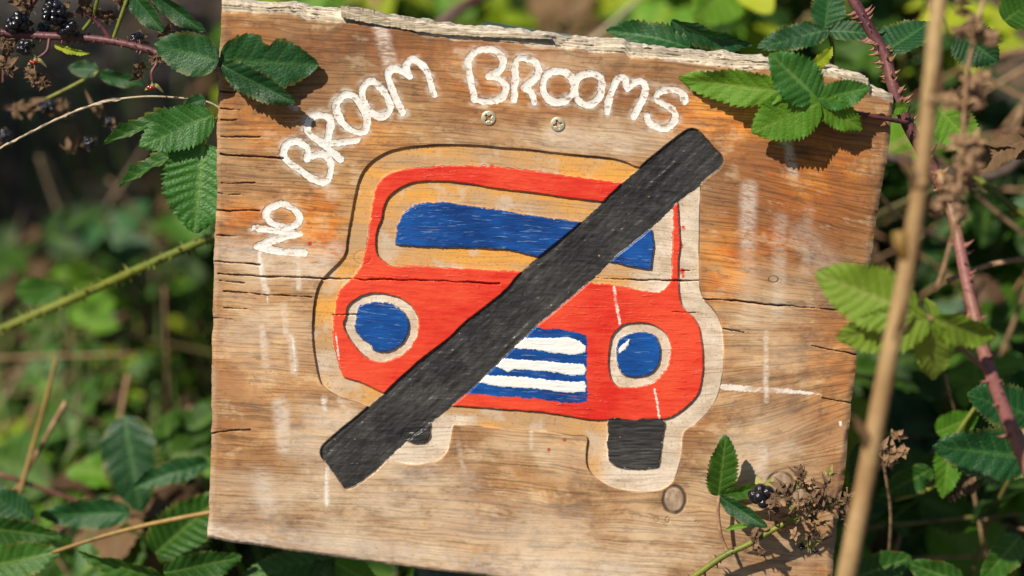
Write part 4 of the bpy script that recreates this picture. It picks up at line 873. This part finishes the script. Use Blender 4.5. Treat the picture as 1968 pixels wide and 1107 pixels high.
calyces(s, [(1705 + rnd.uniform(-32, 32), 868 + rnd.uniform(-36, 36), -.03 + rnd.uniform(-.01, .01), rnd.uniform(16, 24)) for _ in range(8)], 'dry_tan')
calyces(s, [(1850 + rnd.uniform(-40, 40), 945 + rnd.uniform(-18, 18), -.06, rnd.uniform(14, 20)) for _ in range(6)], 'dry_brown')

s = spray('bramble stem with black berry, dried calyces and green leaf over the lower right sign', 1382, 952, .012)
LP(s, 1380, 952, 1398, 842, .012, .022, 62, 8, 'a', 'leaf_mid'); LP(s, 1386, 950, 1480, 940, .012, .02, 32, 20, 'smooth', 'leaf_mid'); LP(s, 1384, 954, 1470, 1018, .012, .026, 36, 18, 'smooth', 'leaf_deep'); LP(s, 1440, 1010, 1394, 1016, .02, .02, 10, 40, 'narrow', 'leaf_bright')
stem_part(s, [B(1382, 952, .012), B(1380, 985, .012), B(1386, 1030, .012), B(1398, 1060, .012)], .0010, .0011, 'dry_tan', 'petiole')
stem_part(s, [B(1310, 1125, .01), B(1345, 1100, .012), B(1395, 1066, .014), B(1440, 1045, .016), B(1500, 1010, .02), B(1560, 980, .02), B(1640, 960, .01)], .0021, .0014, 'cane_green', nth=40, ths=.0038, seed=8, thmat='cane_purple')
fruit(s, 1462, 952, .026, 26, 1, 'sepal_green')
for mt_, n_, r0_, r1_ in (('dry_brown', 26, 10, 20), ('dry_tan', 9, 9, 15), ('sepal_green', 3, 9, 13)):
    calyces(s, [(min(1640, max(1485, rnd.gauss(1565, 46))), rnd.gauss(965 - .15 * (k % 5) * 10, 30), .03 + rnd.uniform(-.012, .02), rnd.uniform(r0_, r1_)) for k in range(n_)], mt_)
calyces(s, [(1450, 1030, .024, 19), (1460, 1060, .024, 16), (1640, 1015, .012, 20), (1625, 985, .015, 18), (1500, 945, .03, 18)])
calyces(s, [(1553, 1045, .03, 22), (1536, 990, .034, 15)], 'sepal_green')
for px_, py_ in ((1540, 1052), (1566, 1058)): put(s, BERRY[('b', 0)], B(px_, py_, .03), 7 * PXM, BN, 0, 'blackberry')
for k in range(9):
    a_ = B(1480 + 18 * k, 1000 - 6 * k, .018); b_ = B(1495 + 16 * k + rnd.uniform(-20, 20), 960 - 3 * k + rnd.uniform(-25, 25), .03); stem_part(s, [a_, (a_ + b_) / 2 + BN * .004, b_], .0007, .0006, 'dry_brown', 'side_stem', 5)

# top and left
s = spray('pair of dark leaves poking up behind the top edge of the sign', 1300, 100, -.06)
LP(s, 1325, 92, 1170, 44, -.05, -.05, 52, 30, 'b', 'leaf_deep'); LP(s, 1290, 40, 1440, 106, -.05, -.05, 46, 40, 'b', 'leaf_deep')
s = spray('deep green leaves on a thorny stem above the top right of the sign', 1590, 60, -.08)
LP(s, 1590, 58, 1456, 92, -.07, -.06, 56, 20, 'c', 'leaf_deep'); LP(s, 1592, 60, 1700, 62, -.07, -.06, 42, -20, 'b', 'leaf_deep'); LP(s, 1585, 55, 1600, -40, -.07, -.07, 70, 0, 'a', 'leaf_deep')
stem_part(s, [B(1588, 58, -.07), B(1600, 90, -.075), B(1598, 150, -.08)], .0012, .0014, 'cane_bush', 'petiole')
s = spray('large dark leaf between purple cane and stalk in the upper right', 1850, 100, -.06)
LP(s, 1840, 60, 1915, 120, -.06, -.05, 90, 20, 'pleat', 'leaf_deep'); LP(s, 1930, 40, 2010, -20, -.06, -.05, 90, 0, 'c', 'leaf_mid'); LP(s, 1800, 205, 1880, 290, -.03, -.02, 80, 10, 'a', 'leaf_bright')
s = spray('large blurred light green leaf at the top edge right of centre', 1360, 0, -.3)
LP(s, 1420, -40, 1340, 34, -.28, -.25, 110, 0, 'a', 'leaf_bright'); LP(s, 1430, -40, 1480, 20, -.28, -.25, 70, 0, 'a', 'leaf_lime')

s = spray('fruiting bramble stem with black and red berries in the top left corner', 200, 80, -.02)
stem_part(s, [B(-30, 60, -.02), B(60, 68, -.02), B(150, 72, -.018), B(220, 80, -.016), B(290, 97, -.014), B(350, 118, -.012), B(425, 130, -.012)], .0026, .0020, 'cane_purple', nth=70, ths=.0035, seed=9)
stem_part(s, [B(215, 78, -.016), B(195, 52, -.015), B(176, 34, -.014), B(150, 20, -.012)], .0016, .0012, 'cane_purple', 'side_stem', nth=14, ths=.003, seed=10)
stem_part(s, [B(160, 58, -.015), B(178, 32, -.014), B(190, -10, -.012)], .0012, .0012, 'cane_green', 'side_stem')
stem_part(s, [B(55, 70, -.02), B(48, 40, -.02), B(62, 10, -.018), B(75, -10, -.018)], .0016, .0012, 'cane_purple', 'side_stem', nth=8, ths=.003, seed=11)
stem_part(s, [B(95, 74, -.018), B(90, 98, -.014), B(72, 112, -.012)], .0010, .0010, 'cane_purple', 'side_stem')
stem_part(s, [B(300, 100, -.014), B(302, 120, -.012), B(292, 138, -.01), B(293, 155, -.01)], .0010, .0010, 'cane_purple', 'side_stem')
stem_part(s, [B(218, 74, -.016), B(230, 40, -.016), B(246, -5, -.016)], .0011, .0013, 'cane_green', 'side_stem')
stem_part(s, [B(52, 60, -.02), B(30, 80, -.024), B(10, 110, -.03), B(6, 160, -.03)], .0012, .0010, 'cane_purple', 'side_stem')
for a in ((104, 26, -.012, 24, 2), (132, 55, -.014, 20, 0), (38, 40, -.016, 20, 1), (24, 50, -.018, 18, 0), (100, 6, -.014, 16, 3), (47, 92, -.04, 18, 1), (262, 76, -.05, 16, 1), (85, 58, -.03, 18, 3), (172, 276, -.12, 16, 1), (95, 208, -.15, 20, 2), (10, 262, -.12, 18, 0), (222, 252, -.12, 12, 3), (210, 235, -.13, 12, 1)): fruit(s, *a, 'dry_brown')
for px, py in ((68, 117), (293, 166)):
    c = put(s, CAL[('sepal_green', 1)], B(px, py, -.010), 17 * PXM, (BN * .6 + BU * .8).normalized(), 0, 'sepals'); put(s, RED, B(px - 2, py + 3, -.006), 9.5 * PXM, BN, 0, 'red_berry')
calyces(s, [(70, 148, -.012, 24), (82, 155, -.012, 22), (60, 140, -.014, 18), (302, 108, -.012, 18), (296, 112, -.014, 16), (266, 145, -.012, 16), (270, 128, -.012, 14), (164, 14, -.012, 24), (178, 25, -.014, 20), (18, 130, -.02, 22), (8, 118, -.02, 20), (55, 10, -.016, 24), (40, 2, -.02, 22), (6, 75, -.02, 26), (320, 62, -.014, 20), (230, 0, -.02, 24), (205, 30, -.04, 22), (135, 285, -.12, 20), (15, 90, -.02, 20), (60, 205, -.13, 26), (120, 212, -.14, 24), (30, 210, -.13, 24), (190, 210, -.13, 22)])
LP(s, 105, 86, 166, 108, -.014, -.01, 12, 30, 'narrow', 'leaf_lime')
s = spray('two drooping dark green leaflets hanging from the top edge left of the sign', 260, -10, -.02)
LP(s, 248, -20, 308, 62, -.016, -.008, 52, 25, 'a', 'leaf_deep'); LP(s, 285, -20, 386, 66, -.016, -.01, 40, 30, 'smooth', 'leaf_deep')
s = spray('blurred leaf pair under the berries at the left', 190, 140, -.12)
LP(s, 190, 135, 128, 130, -.10, -.10, 34, 10, 'a', 'leaf_deep'); LP(s, 188, 140, 275, 165, -.10, -.10, 30, 10, 'smooth', 'leaf_deep'); stem_part(s, [B(190, 138, -.10), B(140, 165, -.10), B(90, 190, -.10)], .0012, .0012, 'cane_green', 'petiole')
s = spray('bramble leaves left of the sign with one drooping glossy ridged leaflet', 400, 260, -.02)
LP(s, 408, 222, 268, 284, -.012, .0, 84, 0, 'c', 'leaf_fresh'); LP(s, 400, 215, 186, 250, -.016, -.01, 28, 50, 'narrow', 'leaf_mid'); LP(s, 392, 278, 371, 446, -.012, .002, 140, 0, 'pleat', 'leaf_fresh'); LP(s, 390, 285, 212, 334, -.014, -.02, 30, 55, 'narrow', 'leaf_mid'); LP(s, 395, 190, 350, 205, -.02, -.02, 30, 0, 'a', 'leaf_deep')
stem_part(s, [B(430, 220, -.03), B(405, 240, -.014), B(392, 280, -.012)], .0012, .0012, 'cane_green', 'petiole')

o = stem_part(None, [B(-30, 648, -.16), B(60, 608, -.15), B(160, 565, -.14), B(260, 520, -.12), B(340, 484, -.11), B(430, 446, -.10)], .0034, .0026, 'cane_green', 'thorny_cane', 10, nth=90, ths=.005, seed=14, thmat='cane_green')
tag(o, 'blurred yellow-green thorny cane slanting up to the left edge of the sign', 'bramble')
s = spray('blurred three-pointed green leaf above the thorny cane at the left', 90, 570, -.2)
LP(s, 30, 560, 135, 556, -.2, -.2, 60, 0, 'c', 'leaf_mid'); LP(s, 120, 555, 60, 590, -.2, -.2, 60, 0, 'c', 'leaf_mid')
o = stem_part(None, [B(440, 222, -.03), B(400, 196, -.03), B(330, 187, -.03), B(270, 186, -.028), B(200, 196, -.026), B(130, 220, -.022), B(60, 254, -.02), B(5, 282, -.02)], .0006, .0007, 'straw_pale', 'dry_grass_stem', 6)
rs = random.Random(2); mb = MB(); pts = catmull([B(240, 190, -.027), B(200, 196, -.026), B(130, 220, -.022), B(60, 254, -.02), B(5, 282, -.02)], 12)
for i in range(2, len(pts) - 1):
    for k in range(3):
        d = (pts[i + 1] - pts[i - 1]).normalized(); a = pts[i]; w = (BU * rs.uniform(-1, 1) + BN * rs.uniform(-1, 1)) * .0012; L = d * rs.uniform(.005, .008)
        mb.add([a, a + L * .5 + w, a + L + w * .6, a + L * .5 + w * .3 + BN * .0004], [(0, 1, 2, 3)])
link('seed_head', mb.mesh('seed_head', o.location), o, M['straw_pale']); tag(o, 'pale arching dry grass stem with seed head left of the sign', 'grass')

# bottom left leaves and straws
s = spray('large leaf with two leaflets in the bottom left corner', 20, 1050, -.05)
LP(s, -40, 1010, 112, 1040, -.06, -.05, 70, 10, 'a', 'leaf_mid'); LP(s, -30, 1090, 110, 1062, -.055, -.045, 76, -10, 'a', 'leaf_mid'); LP(s, 60, 1000, -30, 945, -.07, -.07, 70, 0, 'c', 'leaf_deep')
s = spray('leaves along the bottom edge just left of the sign corner', 300, 1100, -.04)
LP(s, 320, 1110, 140, 1078, -.035, -.03, 66, -20, 'b', 'leaf_mid'); LP(s, 315, 1100, 462, 1078, -.035, -.03, 72, 10, 'a', 'leaf_mid'); LP(s, 250, 985, 72, 992, -.09, -.08, 60, 10, 'smooth', 'leaf_deep')
s = spray('bright leaf pair peeping out under the bottom edge of the sign', 640, 1110, -.05)
LP(s, 640, 1078, 720, 1130, -.05, -.03, 80, 0, 'pleat', 'leaf_bright'); LP(s, 640, 1070, 462, 1115, -.05, -.04, 66, 15, 'c', 'leaf_mid'); LP(s, 640, 1075, 600, 1150, -.05, -.04, 66, 0, 'a', 'leaf_mid')
s = spray('broad leaf tucked behind the lower left corner of the sign', 330, 1030, -.07)
LP(s, 300, 1062, 420, 960, -.08, -.06, 110, 0, 'pleat', 'leaf_mid'); LP(s, 240, 800, 265, 985, -.16, -.14, 110, 0, 'smooth', 'leaf_deep'); LP(s, 400, 890, 255, 935, -.12, -.1, 46, 30, 'narrow', 'leaf_deep')
o = stem_part(None, [B(100, 1062, -.05), B(200, 1030, -.05), B(300, 1005, -.048), B(430, 980, -.045)], .0013, .0018, 'straw_gold', 'straw', 7); tag(o, 'golden straw running to the lower left corner of the sign', 'straw')
o = stem_part(None, [B(38, 950, -.14), B(60, 870, -.15), B(85, 780, -.16), B(108, 690, -.17)], .0019, .0012, 'straw_gold', 'straw', 7); tag(o, 'upright tan straw near the left border', 'straw')
for k, (a, b, lab) in enumerate((((350, 330), (480, 250), 'x'),)): pass
for pts_, lab in (([B(190, 420, -.7), B(250, 330, -.75), B(300, 250, -.8)], 'blurred tan stem rising to the right below the berries'), ([B(150, 500, -.7), B(110, 400, -.7), B(75, 300, -.7)], 'blurred tan stem leaning left below the berries')):
    o = stem_part(None, pts_, .0022, .0018, 'straw_old', 'dead_grass_stalk', 7); tag(o, lab, 'stalk')

# lower right
s = spray('big dark leaf beneath the pinkish cane at the lower right', 1960, 880, -.02)
LP(s, 1990, 880, 1800, 862, -.03, -.02, 110, 0, 'a', 'leaf_deep'); LP(s, 1985, 800, 1860, 760, -.04, -.03, 90, 0, 'c', 'leaf_deep')
s = spray('round green leaves at the bottom edge right of the sign', 1740, 1090, -.03)
LP(s, 1640, 1110, 1755, 1075, -.04, -.04, 72, 0, 'smooth', 'leaf_mid'); LP(s, 1850, 1120, 1745, 1085, -.04, -.04, 60, 0, 'smooth', 'leaf_mid'); LP(s, 1960, 1030, 1890, 1120, -.04, -.03, 70, 0, 'smooth', 'leaf_mid')
s = spray('lime-green sunlit leaves right of the dry stalk at the lower right', 1830, 880, -.06)
LP(s, 1830, 830, 1815, 960, -.06, -.05, 60, 0, 'a', 'leaf_bright'); LP(s, 1790, 900, 1690, 960, -.06, -.07, 60, 0, 'a', 'leaf_mid'); LP(s, 1660, 850, 1650, 955, -.04, -.04, 50, 20, 'c', 'leaf_mid'); LP(s, 1800, 830, 1880, 800, -.07, -.06, 60, 0, 'a', 'leaf_bright')
stem_part(s, [B(1890, 760, -.06), B(1830, 850, -.06), B(1800, 930, -.06), B(1720, 960, -.07)], .0014, .0018, 'cane_green', 'petiole')

# blurred canes and straws against the thicket above the sign
for pts_, r_, mt_, nm_, lab, ct in (
    ([P(820, 75, 1.55), P(880, 20, 1.55), P(930, -10, 1.56), P(1010, -70, 1.6)], .0065, 'cane_purple', 'bramble_cane', 'blurred maroon cane behind the middle of the sign top', 'bramble'),
    ([P(735, 60, 1.7), P(722, 10, 1.7), P(715, -60, 1.7)], .008, 'straw', 'dead_grass_stalk', 'blurred yellowish stalk above the sign left of the maroon cane', 'stalk'),
    ([P(1130, 85, 1.45), P(1180, 40, 1.46), P(1260, -30, 1.5)], .0022, 'straw_pale', 'dead_grass_stalk', 'pale thin stalk leaning right above the middle of the sign', 'stalk'),
    ([P(1500, 95, 1.6), P(1560, 30, 1.6), P(1590, -40, 1.6)], .005, 'dry_tan', 'dead_grass_stalk', 'blurred tan stalk between leaves above the right half of the sign', 'stalk'),
    ([P(1990, 270, 1.2), P(1900, 340, 1.2), P(1700, 300, 1.22)], .004, 'dead_dark', 'dead_branch', 'dark dead branch behind the stalk at the right', 'branch'),
    ([P(1985, 495, 1.1), P(1900, 510, 1.1), P(1820, 540, 1.1)], .002, 'dry_tan', 'dead_grass_stalk', 'thin tan stem joining the pinkish cane from the right border', 'stalk'),
    ([P(1985, 425, 1.12), P(1930, 385, 1.12), P(1870, 335, 1.14)], .0026, 'cane_green', 'bramble_cane', 'green cane crossing the right border beside the stalk', 'bramble')):
    o = stem_part(None, pts_, r_, r_ * .8, mt_, nm_, 8, nth=14 if ct == 'bramble' else 0, seed=int(r_ * 1e4)); tag(o, lab, ct)

# papery leaf sheaths still clinging to the dry stalk
stalk = bpy.data.objects['dry_stalk']
for bx, by, tx, ty, w in ((1786, 205, 1812, 130, 22), (1764, 368, 1738, 300, 20), (1716, 655, 1748, 590, 22), (1672, 880, 1650, 800, 20)):
    o = LP(stalk, bx, by, tx, ty, .203, .207, w, 40, 'narrow', 'leaf_dry'); o.name = 'sheath'
